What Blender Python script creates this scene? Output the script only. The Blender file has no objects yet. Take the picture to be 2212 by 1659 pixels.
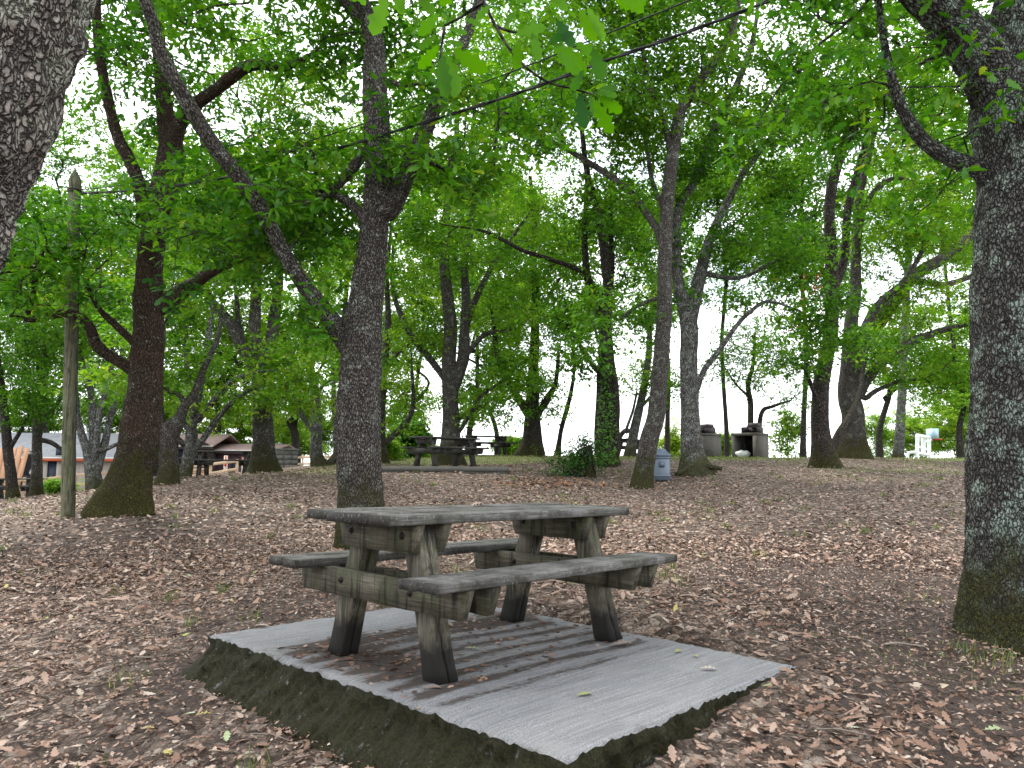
import bpy, math, random
import numpy as np
from mathutils import Vector, Matrix

RNG = np.random.default_rng(7)
random.seed(7)
S = bpy.context.scene
COL = S.collection
F = 1651.0                      # focal length, in units of a 2212 x 1659 picture
PITCH, ROLL = math.radians(6.196), math.radians(0.362)
EZ = 1.42                       # eye height
CP, SP = math.cos(PITCH), math.sin(PITCH)
CR, SR = math.cos(ROLL), math.sin(ROLL)


def ray(px, py):
    u0, v0 = px - 1106.0, py - 829.5
    u, v = CR * u0 + SR * v0, -SR * u0 + CR * v0
    x, y, z = u / F, 1.0, -v / F
    return np.array([x, CP * y - SP * z, SP * y + CP * z])


def P(px, py, d):
    """world point seen at a measured spot of the photograph, d metres ahead"""
    w = ray(px, py)
    return np.array([0, 0, EZ]) + w * (d / w[1])


def make_camera():
    cam = bpy.data.cameras.new('camera')
    o = bpy.data.objects.new('camera', cam)
    COL.objects.link(o)
    rx = lambda c: Vector((c[0], CP * c[1] - SP * c[2], SP * c[1] + CP * c[2]))
    right, up, fwd = rx((CR, 0, SR)), rx((-SR, 0, CR)), rx((0, 1, 0))
    m = Matrix((right, up, -fwd)).transposed().to_4x4()
    m.translation = Vector((0, 0, EZ))
    o.matrix_world = m
    cam.sensor_fit = 'HORIZONTAL'
    cam.sensor_width = 36.0
    cam.lens = 36.0 * F / 2212.0
    cam.clip_start = 0.05
    cam.clip_end = 6000
    S.camera = o


# ---------------------------------------------------------------- noise
def _h(ix, iy, iz, seed):
    h = (ix.astype(np.uint32) * np.uint32(374761393) + iy.astype(np.uint32) * np.uint32(668265263)
         + iz.astype(np.uint32) * np.uint32(2246822519) + np.uint32((seed * 3266489917) & 0xffffffff))
    h = (h ^ (h >> np.uint32(13))) * np.uint32(1274126177)
    h = (h ^ (h >> np.uint32(16)))
    return (h & np.uint32(0xffff)).astype(np.float64) / 65535.0


def vnoise(p, seed=0):
    p = np.asarray(p, float)
    i = np.floor(p).astype(np.int64)
    f = p - i
    f = f * f * (3 - 2 * f)
    r = 0
    for dx in (0, 1):
        for dy in (0, 1):
            for dz in (0, 1):
                w = ((f[:, 0] if dx else 1 - f[:, 0]) * (f[:, 1] if dy else 1 - f[:, 1]) * (f[:, 2] if dz else 1 - f[:, 2]))
                r = r + w * _h(i[:, 0] + dx, i[:, 1] + dy, i[:, 2] + dz, seed)
    return r


def n2(x, y, sc, seed=0):
    x = np.atleast_1d(x)
    y = np.atleast_1d(y)
    return vnoise(np.stack([x * sc, y * sc, np.zeros_like(x) + .37], 1), seed)


def smooth(a, b, x):
    t = np.clip((x - a) / (b - a), 0, 1)
    return t * t * (3 - 2 * t)


# ---------------------------------------------------------------- mesh helpers
class MB:
    """collects shapes for ONE mesh"""
    def __init__(self):
        self.v, self.f, self.mi, self.at = [], [], [], {}
        self.n = 0

    def add(self, verts, faces, mat=0, **attrs):
        verts = np.asarray(verts, float).reshape(-1, 3)
        self.v.append(verts)
        self.f.append((faces, self.n, mat))
        for k, a in attrs.items():
            self.at.setdefault(k, []).append((self.n, np.asarray(a, float)))
        self.n += len(verts)
        return self

    def box(self, c, s, rot=None, mat=0, taper=None):
        """box with centre c, size s, optional 3x3 rotation, taper = (x scale, y scale) of the bottom"""
        x, y, z = np.array(s) / 2.0
        tx, ty = taper or (1, 1)
        q = np.array([[-x * tx, -y * ty, -z], [x * tx, -y * ty, -z], [x * tx, y * ty, -z], [-x * tx, y * ty, -z],
                      [-x, -y, z], [x, -y, z], [x, y, z], [-x, y, z]])
        if rot is not None:
            q = q @ np.asarray(rot).T
        fs = [(0, 3, 2, 1), (4, 5, 6, 7), (0, 1, 5, 4), (1, 2, 6, 5), (2, 3, 7, 6), (3, 0, 4, 7)]
        return self.add(q + np.array(c), fs, mat)

    def beam(self, a, b, w, h, mat=0, up=(0, 0, 1)):
        a, b = np.array(a, float), np.array(b, float)
        d = b - a
        L = np.linalg.norm(d)
        d /= L
        up = np.array(up, float)
        s = np.cross(d, up)
        s /= np.linalg.norm(s)
        t = np.cross(s, d)
        return self.box((a + b) / 2, (L, w, h), np.stack([d, s, t], 1), mat)

    def board(self, a, b, w, h, seg=14, rough=.004, seed=0, up=(0, 0, 1), mat=0):
        """a plank with slightly worn, uneven edges and rounded arrises"""
        a, b = np.array(a, float), np.array(b, float)
        d = b - a
        L = np.linalg.norm(d)
        d /= L
        up = np.array(up, float)
        s = np.cross(d, up)
        s /= np.linalg.norm(s)
        t = np.cross(s, d)
        e = min(w, h) * .12
        prof = np.array([(-w / 2 + e, -h / 2), (w / 2 - e, -h / 2), (w / 2, -h / 2 + e), (w / 2, h / 2 - e),
                         (w / 2 - e, h / 2), (-w / 2 + e, h / 2), (-w / 2, h / 2 - e), (-w / 2, -h / 2 + e)])
        ts = np.linspace(0, 1, seg + 1)
        ts = np.concatenate([[0], ts[1:-1], [1]])
        V = []
        for k, tt in enumerate(ts):
            g = np.full((8, 3), 0.0)
            g[:, 0], g[:, 1], g[:, 2] = tt * L / .09 + seed * 7.3, prof[:, 0] / .03, prof[:, 1] / .03
            r = (vnoise(g, seed) - .5) * 2 * rough
            pr = prof * (1 + (r / max(w, h))[:, None] * 6)
            ends = rough * 2.2 * (vnoise(g + 31, seed) - .5) if k in (0, len(ts) - 1) else 0
            V.append(a + d * tt * L + np.outer(pr[:, 0], s) + np.outer(pr[:, 1], t) + (np.outer(ends, d) if np.ndim(ends) else 0))
        V = np.concatenate(V)
        fs = []
        for k in range(len(ts) - 1):
            for i in range(8):
                j = (i + 1) % 8
                fs.append((k * 8 + i, k * 8 + j, k * 8 + 8 + j, k * 8 + 8 + i))
        fs.append(tuple(range(7, -1, -1)))
        fs.append(tuple((len(ts) - 1) * 8 + i for i in range(8)))
        return self.add(V, fs, mat)

    def tube(self, pts, r, sides=8, mat=0, cap=True):
        V, fs, bk = tube(pts, r, sides)
        if cap:
            n = len(V)
            fs = [tuple(q) for q in fs] + [tuple(range(sides - 1, -1, -1)), tuple(range(n - sides, n))]
        return self.add(V, fs, mat)

    def lathe(self, prof, sides=32, c=(0, 0, 0), mat=0):
        prof = np.array(prof, float)
        a = np.linspace(0, 2 * np.pi, sides, endpoint=False)
        V = np.concatenate([np.stack([np.cos(a) * r, np.sin(a) * r, np.full(sides, z)], 1) for r, z in prof])
        fs = []
        for k in range(len(prof) - 1):
            for i in range(sides):
                j = (i + 1) % sides
                fs.append((k * sides + i, k * sides + j, (k + 1) * sides + j, (k + 1) * sides + i))
        fs.append(tuple(range(sides - 1, -1, -1)))
        fs.append(tuple((len(prof) - 1) * sides + i for i in range(sides)))
        return self.add(V + np.array(c), fs, mat)

    def build(self, name, mats, parent=None, smooth_shade=False, offset=None):
        me = bpy.data.meshes.new(name)
        V = np.concatenate(self.v)
        if offset is not None:
            V = V - np.asarray(offset)
        loops, counts, midx = [], [], []
        for faces, off, mat in self.f:
            if isinstance(faces, np.ndarray):
                loops.append((faces + off).ravel())
                counts.append(np.full(len(faces), faces.shape[1]))
                midx.append(np.full(len(faces), mat))
            else:
                for q in faces:
                    loops.append(np.array(q) + off)
                counts.append(np.array([len(q) for q in faces]))
                midx.append(np.full(len(faces), mat))
        L = np.concatenate(loops).astype(np.int32)
        C = np.concatenate(counts).astype(np.int32)
        M = np.concatenate(midx).astype(np.int32)
        me.vertices.add(len(V))
        me.vertices.foreach_set('co', V.astype(np.float32).ravel())
        me.loops.add(len(L))
        me.loops.foreach_set('vertex_index', L)
        me.polygons.add(len(C))
        st = np.concatenate([[0], np.cumsum(C)[:-1]]).astype(np.int32)
        me.polygons.foreach_set('loop_start', st)
        me.polygons.foreach_set('loop_total', C)
        if M.any():
            me.polygons.foreach_set('material_index', M)
        for k, parts in self.at.items():
            dim = parts[0][1].ndim
            if dim == 1:
                arr = np.zeros(len(V))
                for o, a in parts:
                    arr[o:o + len(a)] = a
                me.attributes.new(k, 'FLOAT', 'POINT').data.foreach_set('value', arr.astype(np.float32))
            else:
                arr = np.zeros((len(V), 3))
                for o, a in parts:
                    arr[o:o + len(a)] = a
                me.attributes.new(k, 'FLOAT_VECTOR', 'POINT').data.foreach_set('vector', arr.astype(np.float32).ravel())
        me.update(calc_edges=True)
        me.validate()
        if smooth_shade:
            me.polygons.foreach_set('use_smooth', np.ones(len(me.polygons), bool))
        for m in (mats if isinstance(mats, (list, tuple)) else [mats]):
            me.materials.append(m)
        o = bpy.data.objects.new(name, me)
        COL.objects.link(o)
        if parent is not None:
            o.parent = parent
        return o


def tube(pts, r, sides):
    pts = np.asarray(pts, float)
    r = np.asarray(r, float) if np.ndim(r) else np.full(len(pts), float(r))
    n = len(pts)
    t = np.gradient(pts, axis=0)
    t /= np.linalg.norm(t, axis=1)[:, None] + 1e-9
    ref = np.array([0, 1.0, 0]) if abs(t[0][1]) < .8 else np.array([1.0, 0, 0])
    u = np.cross(t[0], ref)
    u /= np.linalg.norm(u)
    U = np.zeros((n, 3))
    for i in range(n):
        u = u - t[i] * np.dot(u, t[i])
        u /= np.linalg.norm(u) + 1e-9
        U[i] = u
    W = np.cross(t, U)
    a = np.linspace(0, 2 * np.pi, sides, endpoint=False)
    ca, sa = np.cos(a), np.sin(a)
    V = pts[:, None, :] + r[:, None, None] * (ca[None, :, None] * U[:, None, :] + sa[None, :, None] * W[:, None, :])
    seg = np.concatenate([[0], np.cumsum(np.linalg.norm(np.diff(pts, axis=0), axis=1))])
    rr = np.maximum(r, .004)
    bk = np.stack([np.outer(rr, ca), np.outer(rr, sa), np.repeat(seg[:, None], sides, 1)], 2)
    idx = np.arange(n * sides).reshape(n, sides)
    nx = np.roll(idx, -1, axis=1)
    fs = np.stack([idx[:-1], nx[:-1], nx[1:], idx[1:]], 2).reshape(-1, 4)
    return V.reshape(-1, 3), fs, bk.reshape(-1, 3)


def resample(pts, step, vals=None):
    """Catmull-Rom through pts (with radii in vals), resampled at about step metres"""
    pts = np.asarray(pts, float)
    A = np.concatenate([pts, np.asarray(vals, float)[:, None]], 1) if vals is not None else pts
    n = len(A)
    out = []
    for i in range(n - 1):
        p0, p1, p2, p3 = A[max(i - 1, 0)], A[i], A[i + 1], A[min(i + 2, n - 1)]
        L = np.linalg.norm(p2[:3] - p1[:3])
        k = max(1, int(math.ceil(L / step)))
        for q in range(k):
            t = q / k
            out.append(.5 * ((2 * p1) + (-p0 + p2) * t + (2 * p0 - 5 * p1 + 4 * p2 - p3) * t * t + (-p0 + 3 * p1 - 3 * p2 + p3) * t ** 3))
    out.append(A[-1])
    out = np.array(out)
    return (out[:, :3], np.maximum(out[:, 3], .004)) if vals is not None else out


def empty(name, label, cat, loc=(0, 0, 0), group=None, rot=0):
    o = bpy.data.objects.new(name, None)
    COL.objects.link(o)
    o.location = loc
    o.rotation_euler = (0, 0, rot)
    o.empty_display_size = .1
    tag(o, label, cat, group)
    return o


def tag(o, label, cat, group=None, kind=None):
    o['label'] = label
    o['category'] = cat
    if group:
        o['group'] = group
    if kind:
        o['kind'] = kind
    return o


def struct(o, label=None, kind='structure'):
    o['kind'] = kind
    if label:
        o['label'] = label
    return o


# ---------------------------------------------------------------- material helper
class NT:
    def __init__(self, name):
        self.m = bpy.data.materials.new(name)
        self.m.use_nodes = True
        self.t = self.m.node_tree
        self.t.nodes.clear()
        self.out = self.n('ShaderNodeOutputMaterial')

    def n(self, typ, **kw):
        nd = self.t.nodes.new(typ)
        for k, v in kw.items():
            setattr(nd, k, v)
        return nd

    def l(self, a, b):
        self.t.links.new(a, b)

    def _in(self, sock, v):
        if v is None:
            return
        if hasattr(v, 'is_linked'):
            self.l(v, sock)
        elif isinstance(v, (tuple, list)) and len(v) == 3 and sock.type == 'RGBA':
            sock.default_value = (*v, 1)
        else:
            sock.default_value = v

    def attr(self, name, out='Fac'):
        return self.n('ShaderNodeAttribute', attribute_name=name).outputs[out]

    def noise(self, vec, scale, detail=4, rough=.55, out='Fac', dist=0):
        nd = self.n('ShaderNodeTexNoise')
        self._in(nd.inputs['Vector'], vec)
        nd.inputs['Scale'].default_value = scale
        nd.inputs['Detail'].default_value = detail
        nd.inputs['Roughness'].default_value = rough
        nd.inputs['Distortion'].default_value = dist
        return nd.outputs[out]

    def voro(self, vec, scale, feature='F1', out='Distance', rand=1):
        nd = self.n('ShaderNodeTexVoronoi', feature=feature)
        self._in(nd.inputs['Vector'], vec)
        nd.inputs['Scale'].default_value = scale
        nd.inputs['Randomness'].default_value = rand
        return nd.outputs[out]

    def scale(self, vec, s, loc=(0, 0, 0)):
        nd = self.n('ShaderNodeMapping')
        self._in(nd.inputs['Vector'], vec)
        nd.inputs['Scale'].default_value = s
        nd.inputs['Location'].default_value = loc
        return nd.outputs[0]

    def ramp(self, fac, stops, interp='LINEAR'):
        nd = self.n('ShaderNodeValToRGB')
        cr = nd.color_ramp
        cr.interpolation = interp
        while len(cr.elements) < len(stops):
            cr.elements.new(.5)
        for e, (p, c) in zip(cr.elements, stops):
            e.position = p
            e.color = (*c, 1) if isinstance(c, (tuple, list)) else (c, c, c, 1)
        self._in(nd.inputs[0], fac)
        return nd.outputs[0]

    def mix(self, fac, a, b, mode='MIX'):
        nd = self.n('ShaderNodeMix', data_type='RGBA', blend_type=mode)
        self._in(nd.inputs[0], fac)
        self._in(nd.inputs[6], a)
        self._in(nd.inputs[7], b)
        return nd.outputs[2]

    def math(self, op, a, b=0.5, c=None, clamp=False):
        nd = self.n('ShaderNodeMath', operation=op, use_clamp=clamp)
        self._in(nd.inputs[0], a)
        self._in(nd.inputs[1], b)
        if c is not None:
            self._in(nd.inputs[2], c)
        return nd.outputs[0]

    def bump(self, h, strength=.5, dist=.01, normal=None):
        nd = self.n('ShaderNodeBump')
        nd.inputs['Strength'].default_value = strength
        nd.inputs['Distance'].default_value = dist
        self._in(nd.inputs['Height'], h)
        self._in(nd.inputs['Normal'], normal)
        return nd.outputs[0]

    def pbsdf(self, col, rough=.8, normal=None, metal=0, spec=.3):
        nd = self.n('ShaderNodeBsdfPrincipled')
        self._in(nd.inputs['Base Color'], col)
        self._in(nd.inputs['Roughness'], rough)
        nd.inputs['Metallic'].default_value = metal
        nd.inputs['Specular IOR Level'].default_value = spec
        self._in(nd.inputs['Normal'], normal)
        return nd.outputs[0]

    def done(self, shader):
        self.l(shader, self.out.inputs['Surface'])
        return self.m

    def obj(self):
        return self.n('ShaderNodeTexCoord').outputs['Object']

    def geo(self, out='Position'):
        return self.n('ShaderNodeNewGeometry').outputs[out]

    def sep(self, v):
        nd = self.n('ShaderNodeSeparateXYZ')
        self._in(nd.inputs[0], v)
        return nd.outputs

# ---------------------------------------------------------------- materials
def bark_mat(name, plate, crack, lichen, lichen_amt, moss_h, moss_amt, red=0.0, scale=1.0):
    t = NT(name)
    bk = t.attr('bk', 'Vector')
    warp = t.n('ShaderNodeVectorMath', operation='MULTIPLY_ADD')
    t._in(warp.inputs[0], t.noise(bk, 9 * scale, 3, out='Color'))
    warp.inputs[1].default_value = (.05, .05, .05)
    t._in(warp.inputs[2], bk)
    st = t.scale(warp.outputs[0], (1, 1, .36))
    e = t.voro(st, 34 * scale, 'DISTANCE_TO_EDGE')
    cell = t.voro(st, 34 * scale, 'F1', 'Color')
    fiss = t.ramp(e, [(0.02, 0.0), (.22, 1.0)])
    fine = t.noise(t.scale(bk, (1, 1, .4)), 70 * scale, 5, .65)
    big = t.noise(bk, 3.5, 3)
    plates = t.mix(t.sep(cell)[0], tuple(.62 * c for c in plate), tuple(1.3 * c for c in plate))
    plates = t.mix(t.ramp(fine, [(.3, 0), (.75, 1)]), t.mix(.55, plates, crack), plates)
    col = t.mix(fiss, crack, plates)
    if red:
        col = t.mix(t.math('MULTIPLY', t.ramp(t.noise(bk, 2.2, 3), [(.42, 0), (.6, 1)]), red), col, (.07, .036, .018))
    # crusty lichen patches
    ln = t.math('ADD', t.math('MULTIPLY', t.noise(bk, 6.5, 2), .55), t.math('MULTIPLY', t.noise(bk, 34, 4, .6), .45))
    lm = t.ramp(ln, [(.64 - .16 * lichen_amt, 0), (.68 - .16 * lichen_amt, 1)])
    lm = t.math('MULTIPLY', lm, t.ramp(t.noise(bk, 120, 2), [(.35, .25), (.55, 1)]))
    lm = t.math('MULTIPLY', lm, t.ramp(fiss, [(.15, .15), (.6, 1)]))
    lcol = t.mix(t.noise(bk, 18, 3), tuple(.6 * c for c in lichen), tuple(1.2 * c for c in lichen))
    col = t.mix(t.math('MULTIPLY', lm, .85), col, lcol)
    # white specks
    sp = t.math('MULTIPLY', t.ramp(t.voro(bk, 17), [(.10, 1), (.16, 0)]), t.ramp(t.noise(bk, 2.6, 2), [(.5, 0), (.6, 1)]))
    col = t.mix(t.math('MULTIPLY', sp, .7 * min(1, lichen_amt + .2)), col, (.5, .52, .48))
    # moss: near the foot and on the tops of slanting limbs
    oz = t.sep(t.obj())[2]
    nz = t.sep(t.geo('Normal'))[2]
    low = t.math('SUBTRACT', 1.0, t.math('DIVIDE', oz, moss_h), clamp=True)
    top = t.ramp(nz, [(.25, 0), (.8, 1)])
    mm = t.math('ADD', t.math('MULTIPLY', low, 1.25), t.math('MULTIPLY', top, .85))
    mm = t.math('ADD', mm, t.math('MULTIPLY', t.math('SUBTRACT', big, .5), 1.6))
    mm = t.math('ADD', mm, t.math('MULTIPLY', t.math('SUBTRACT', fine, .5), 1.0))
    mm = t.math('MULTIPLY', t.math('MULTIPLY', t.ramp(mm, [(.5, 0), (.95, 1)]), moss_amt), t.ramp(fiss, [(0, .35), (.6, 1)]))
    mcol = t.ramp(t.noise(bk, 55, 4, .7), [(.3, (.012, .013, .004)), (.5, (.048, .048, .009)), (.8, (.13, .122, .026))])
    col = t.mix(mm, col, mcol)
    hgt = t.math('ADD', t.math('MULTIPLY', fiss, 1.0), t.math('MULTIPLY', fine, .7))
    hgt = t.math('ADD', hgt, t.math('MULTIPLY', mm, t.noise(bk, 90, 3)))
    nrm = t.bump(hgt, 1.0, .02)
    return t.done(t.pbsdf(col, .9, nrm, spec=.15))


def leaf_mat(name, stops, trans=.5, tint=(1.25, 1.2, .45), gloss=.018):
    t = NT(name)
    lv = t.attr('lv')
    col = t.ramp(lv, stops)
    tc = t.mix(1.0, col, tint, 'MULTIPLY')
    d = t.n('ShaderNodeBsdfDiffuse')
    t._in(d.inputs['Color'], col)
    tr = t.n('ShaderNodeBsdfTranslucent')
    t._in(tr.inputs['Color'], tc)
    mx = t.n('ShaderNodeMixShader')
    mx.inputs[0].default_value = trans
    t.l(d.outputs[0], mx.inputs[1])
    t.l(tr.outputs[0], mx.inputs[2])
    g = t.n('ShaderNodeBsdfGlossy')
    g.inputs['Roughness'].default_value = .45
    g.inputs['Color'].default_value = (.9, .95, 1, 1)
    m2 = t.n('ShaderNodeMixShader')
    m2.inputs[0].default_value = gloss
    t.l(mx.outputs[0], m2.inputs[1])
    t.l(g.outputs[0], m2.inputs[2])
    return t.done(m2.outputs[0])


def plain_mat(name, col, rough=.7, metal=0, var=.35, sc=14, bump=.3, spec=.3, stretch=(1, 1, 1)):
    t = NT(name)
    o = t.scale(t.obj(), stretch)
    n = t.noise(o, sc, 5, .6)
    c = t.mix(n, tuple(x * (1 - var) for x in col), tuple(min(1, x * (1 + var)) for x in col))
    n2_ = t.noise(o, sc * .22, 3)
    c = t.mix(t.ramp(n2_, [(.45, 0), (.75, .5)]), c, tuple(x * .55 for x in col))
    return t.done(t.pbsdf(c, rough, t.bump(n, bump, .01), metal, spec))


def wood_mat(name, base, dark, green, axis=0, black_h=.17, light=(.30, .29, .27), grain=1.0, ends=0):
    """weathered timber: grain along the chosen axis, green algae patches, dark ends by the ground"""
    t = NT(name)
    o = t.obj()
    sc = [26 * grain] * 3
    sc[axis] = 1.3 * grain
    g = t.noise(t.scale(o, tuple(sc)), 3.0, 6, .7, dist=.4)
    sc2 = [60 * grain] * 3
    sc2[axis] = 2.2 * grain
    g2 = t.noise(t.scale(o, tuple(sc2)), 3.0, 4, .7)
    c = t.ramp(g, [(.28, dark), (.5, base), (.75, light)])
    c = t.mix(t.ramp(g2, [(.28, .9), (.46, 0)]), c, tuple(.35 * x for x in dark))
    pt = t.noise(o, 5.5, 4, .6)
    c = t.mix(t.math('MULTIPLY', t.ramp(pt, [(.48, 0), (.68, 1)]), .75), c, green)
    c = t.mix(t.math('MULTIPLY', t.ramp(t.noise(o, 3.1, 5, .65), [(.5, 0), (.66, 1)]), .6), c, tuple(.4 * x for x in dark))
    st = t.noise(t.scale(o, (8, 8, .8)), 3.2, 4)
    c = t.mix(t.math('MULTIPLY', t.ramp(st, [(.53, 0), (.62, 1)]), .12 if axis == 0 else .75), c, tuple(.3 * x for x in dark))
    st2 = t.noise(t.scale(o, (11, 11, .9), (3, 1, 2)), 3.2, 3)
    c = t.mix(t.math('MULTIPLY', t.ramp(st2, [(.54, 0), (.64, 1)]), .1 if axis == 0 else .6), c, tuple(1.5 * x for x in green))
    if ends:
        ex = t.math('ADD', t.math('ABSOLUTE', t.sep(o)[0]), t.math('MULTIPLY', t.math('SUBTRACT', t.noise(o, 14, 4), .5), .14))
        c = t.mix(t.ramp(ex, [(ends - .06, 0), (ends + .02, .85)]), c, (.016, .014, .011))
        sp = t.ramp(t.noise(o, 55, 3, .6), [(.60, 0), (.68, 1)])
        c = t.mix(t.math('MULTIPLY', sp, .55), c, (.26, .27, .23))
        c = t.mix(t.math('MULTIPLY', t.ramp(t.noise(o, 9, 5, .7), [(.5, 0), (.62, 1)]), .7), c, (.030, .027, .022))
    if black_h:
        z = t.math('ADD', t.sep(o)[2], t.math('MULTIPLY', t.math('SUBTRACT', t.noise(o, 18, 3), .5), .12))
        c = t.mix(t.ramp(z, [(0, 1), (black_h * .8, .95), (black_h * 1.3, 0)]), c, (.008, .007, .006))
    h = t.math('ADD', g, t.math('MULTIPLY', g2, .6))
    return t.done(t.pbsdf(c, .8, t.bump(h, .7, .006), spec=.25))


def make_materials():
    M = {}
    M['bark_grey'] = bark_mat('bark_grey', (.19, .172, .152), (.018, .015, .013), (.36, .40, .34), .55, 1.25, .95, scale=1.6)
    M['bark_brown'] = bark_mat('bark_brown', (.115, .086, .064), (.014, .010, .008), (.34, .38, .31), .30, 1.7, .95, red=.25, scale=1.5)
    M['bark_lichen'] = bark_mat('bark_lichen', (.15, .145, .132), (.016, .014, .012), (.33, .41, .34), .85, 1.0, .95, scale=1.8)
    M['bark_flaky'] = bark_mat('bark_flaky', (.42, .37, .33), (.03, .025, .022), (.50, .52, .42), .8, .2, .2, scale=2.6)
    M['bark_pale'] = bark_mat('bark_pale', (.22, .215, .20), (.03, .028, .025), (.36, .40, .36), .75, 1.0, .9)
    M['bark_dark'] = bark_mat('bark_dark', (.095, .08, .068), (.012, .010, .009), (.30, .34, .29), .30, 1.0, .8)
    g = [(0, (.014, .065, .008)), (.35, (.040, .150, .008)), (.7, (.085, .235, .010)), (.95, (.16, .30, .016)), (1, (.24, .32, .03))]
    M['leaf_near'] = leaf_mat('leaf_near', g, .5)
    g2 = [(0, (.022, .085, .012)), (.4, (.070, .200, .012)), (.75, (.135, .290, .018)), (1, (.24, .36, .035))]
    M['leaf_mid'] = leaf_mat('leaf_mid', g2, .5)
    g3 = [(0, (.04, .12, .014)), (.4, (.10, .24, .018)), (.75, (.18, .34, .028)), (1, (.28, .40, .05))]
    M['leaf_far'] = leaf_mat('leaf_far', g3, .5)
    g4 = [(0, (.10, .23, .018)), (.5, (.20, .36, .03)), (1, (.34, .46, .06))]
    M['leaf_bright'] = leaf_mat('leaf_bright', g4, .5)
    gi = [(0, (.014, .05, .012)), (.5, (.05, .14, .022)), (1, (.11, .23, .03))]
    M['leaf_ivy'] = leaf_mat('leaf_ivy', gi, .35)
    gl = [(0, (.010, .055, .020)), (.3, (.030, .12, .002)), (.7, (.062, .185, .002)), (1, (.11, .25, .003))]
    M['leaf_close'] = leaf_mat('leaf_close', gl, .6, tint=(1.2, 1.15, .3), gloss=.008)
    M['leaf_red'] = leaf_mat('leaf_red', [(0, (.25, .05, .012)), (1, (.40, .12, .03))], .4)
    # dead leaves on the ground
    t = NT('leaf_litter')
    lv = t.attr('lv')
    col = t.ramp(lv, [(0, (.030, .018, .012)), (.14, (.065, .037, .024)), (.28, (.125, .068, .044)), (.42, (.205, .122, .085)), (.60, (.31, .205, .152)),
                      (.78, (.39, .30, .24)), (.92, (.47, .41, .34)), (.955, (.40, .36, .10)), (.975, (.22, .30, .10)), (1, (.40, .48, .34))], 'LINEAR')
    col = t.mix(t.math('MULTIPLY', t.noise(t.geo(), 60, 3), .55), col, (.12, .07, .045))
    M['litter'] = t.done(t.pbsdf(col, .7, spec=.25))
    t = NT('rusty_litter')
    M['rusty'] = t.done(t.pbsdf(t.ramp(t.attr('lv'), [(0, (.10, .04, .018)), (.6, (.21, .10, .05)), (1, (.32, .20, .12))]), .8, spec=.1))
    M['twig'] = plain_mat('twig', (.07, .052, .04), .9, sc=60)
    M['twig_pale'] = plain_mat('twig_pale', (.20, .17, .14), .9, sc=60)
    t = NT('grass_blade')
    M['grass'] = leaf_mat('grass_blade', [(0, (.06, .11, .02)), (.5, (.12, .17, .035)), (.8, (.25, .25, .09)), (1, (.42, .36, .2))], .35, gloss=.02)
    # ground
    t = NT('ground_litter')
    p = t.geo()
    wv = t.n('ShaderNodeVectorMath', operation='MULTIPLY_ADD')
    t._in(wv.inputs[0], t.noise(p, 16, 2, out='Color'))
    wv.inputs[1].default_value = (.06, .06, .06)
    t._in(wv.inputs[2], p)
    wp = wv.outputs[0]
    c1 = t.voro(wp, 17, 'F1', 'Color')
    e1 = t.voro(wp, 17, 'DISTANCE_TO_EDGE')
    c2 = t.voro(wp, 41, 'F1', 'Color')
    e2 = t.voro(wp, 41, 'DISTANCE_TO_EDGE')
    lc = t.ramp(t.sep(c1)[0], [(0, (.035, .026, .021)), (.35, (.10, .072, .056)), (.65, (.22, .165, .13)), (.88, (.33, .26, .21)), (1, (.44, .37, .31))])
    lc2 = t.ramp(t.sep(c2)[1], [(0, (.028, .021, .018)), (.5, (.085, .064, .052)), (.8, (.20, .155, .125)), (1, (.36, .295, .245))])
    soil = t.mix(t.noise(p, 30, 5, .7), (.018, .014, .013), (.085, .064, .054))
    big = t.noise(p, 1.1, 4, .6)
    litter = t.mix(t.ramp(t.noise(p, 5, 3), [(.35, 0), (.6, 1)]), lc2, lc)
    gap = t.math('MULTIPLY', t.ramp(e1, [(.0, 1), (.07, 0)]), .8)
    litter = t.mix(gap, litter, (.035, .024, .02))
    gap2 = t.math('MULTIPLY', t.ramp(e2, [(.0, 1), (.09, 0)]), .55)
    litter = t.mix(gap2, litter, (.04, .028, .022))
    bare = t.math('ADD', t.attr('bare'), t.math('MULTIPLY', t.math('SUBTRACT', t.noise(p, 3.0, 5, .7), .5), 1.5))
    col = t.mix(t.ramp(bare, [(.3, 0), (.75, .8)]), litter, soil)
    gr = t.math('ADD', t.attr('green'), t.math('MULTIPLY', t.math('SUBTRACT', t.noise(p, 7, 5, .7), .5), .9))
    gcol = t.ramp(t.noise(t.scale(p, (1, 1, 1)), 45, 4, .7), [(.25, (.045, .065, .02)), (.5, (.10, .135, .04)), (.8, (.19, .21, .085))])
    col = t.mix(t.ramp(gr, [(.38, 0), (.68, .85)]), col, gcol)
    col = t.mix(t.attr('pale'), col, (.52, .50, .47))
    h = t.math('ADD', t.math('MULTIPLY', t.ramp(e1, [(0, 0), (.2, 1)]), .7), t.noise(p, 60, 4, .7))
    M['ground'] = t.done(t.pbsdf(col, .9, t.bump(h, .8, .02), spec=.12))
    # weathered picnic timber
    gr_ = (.038, .046, .018)
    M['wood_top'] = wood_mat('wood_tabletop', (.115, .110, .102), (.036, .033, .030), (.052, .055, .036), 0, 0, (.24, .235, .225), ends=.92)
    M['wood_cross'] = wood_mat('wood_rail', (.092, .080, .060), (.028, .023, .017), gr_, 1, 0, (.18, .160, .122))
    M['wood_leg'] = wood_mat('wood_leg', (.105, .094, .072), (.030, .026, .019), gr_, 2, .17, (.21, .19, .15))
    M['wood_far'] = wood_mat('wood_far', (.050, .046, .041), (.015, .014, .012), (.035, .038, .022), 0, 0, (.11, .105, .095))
    M['wood_new'] = plain_mat('wood_new', (.46, .33, .22), .8, sc=20, stretch=(1, 1, .2))
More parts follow.
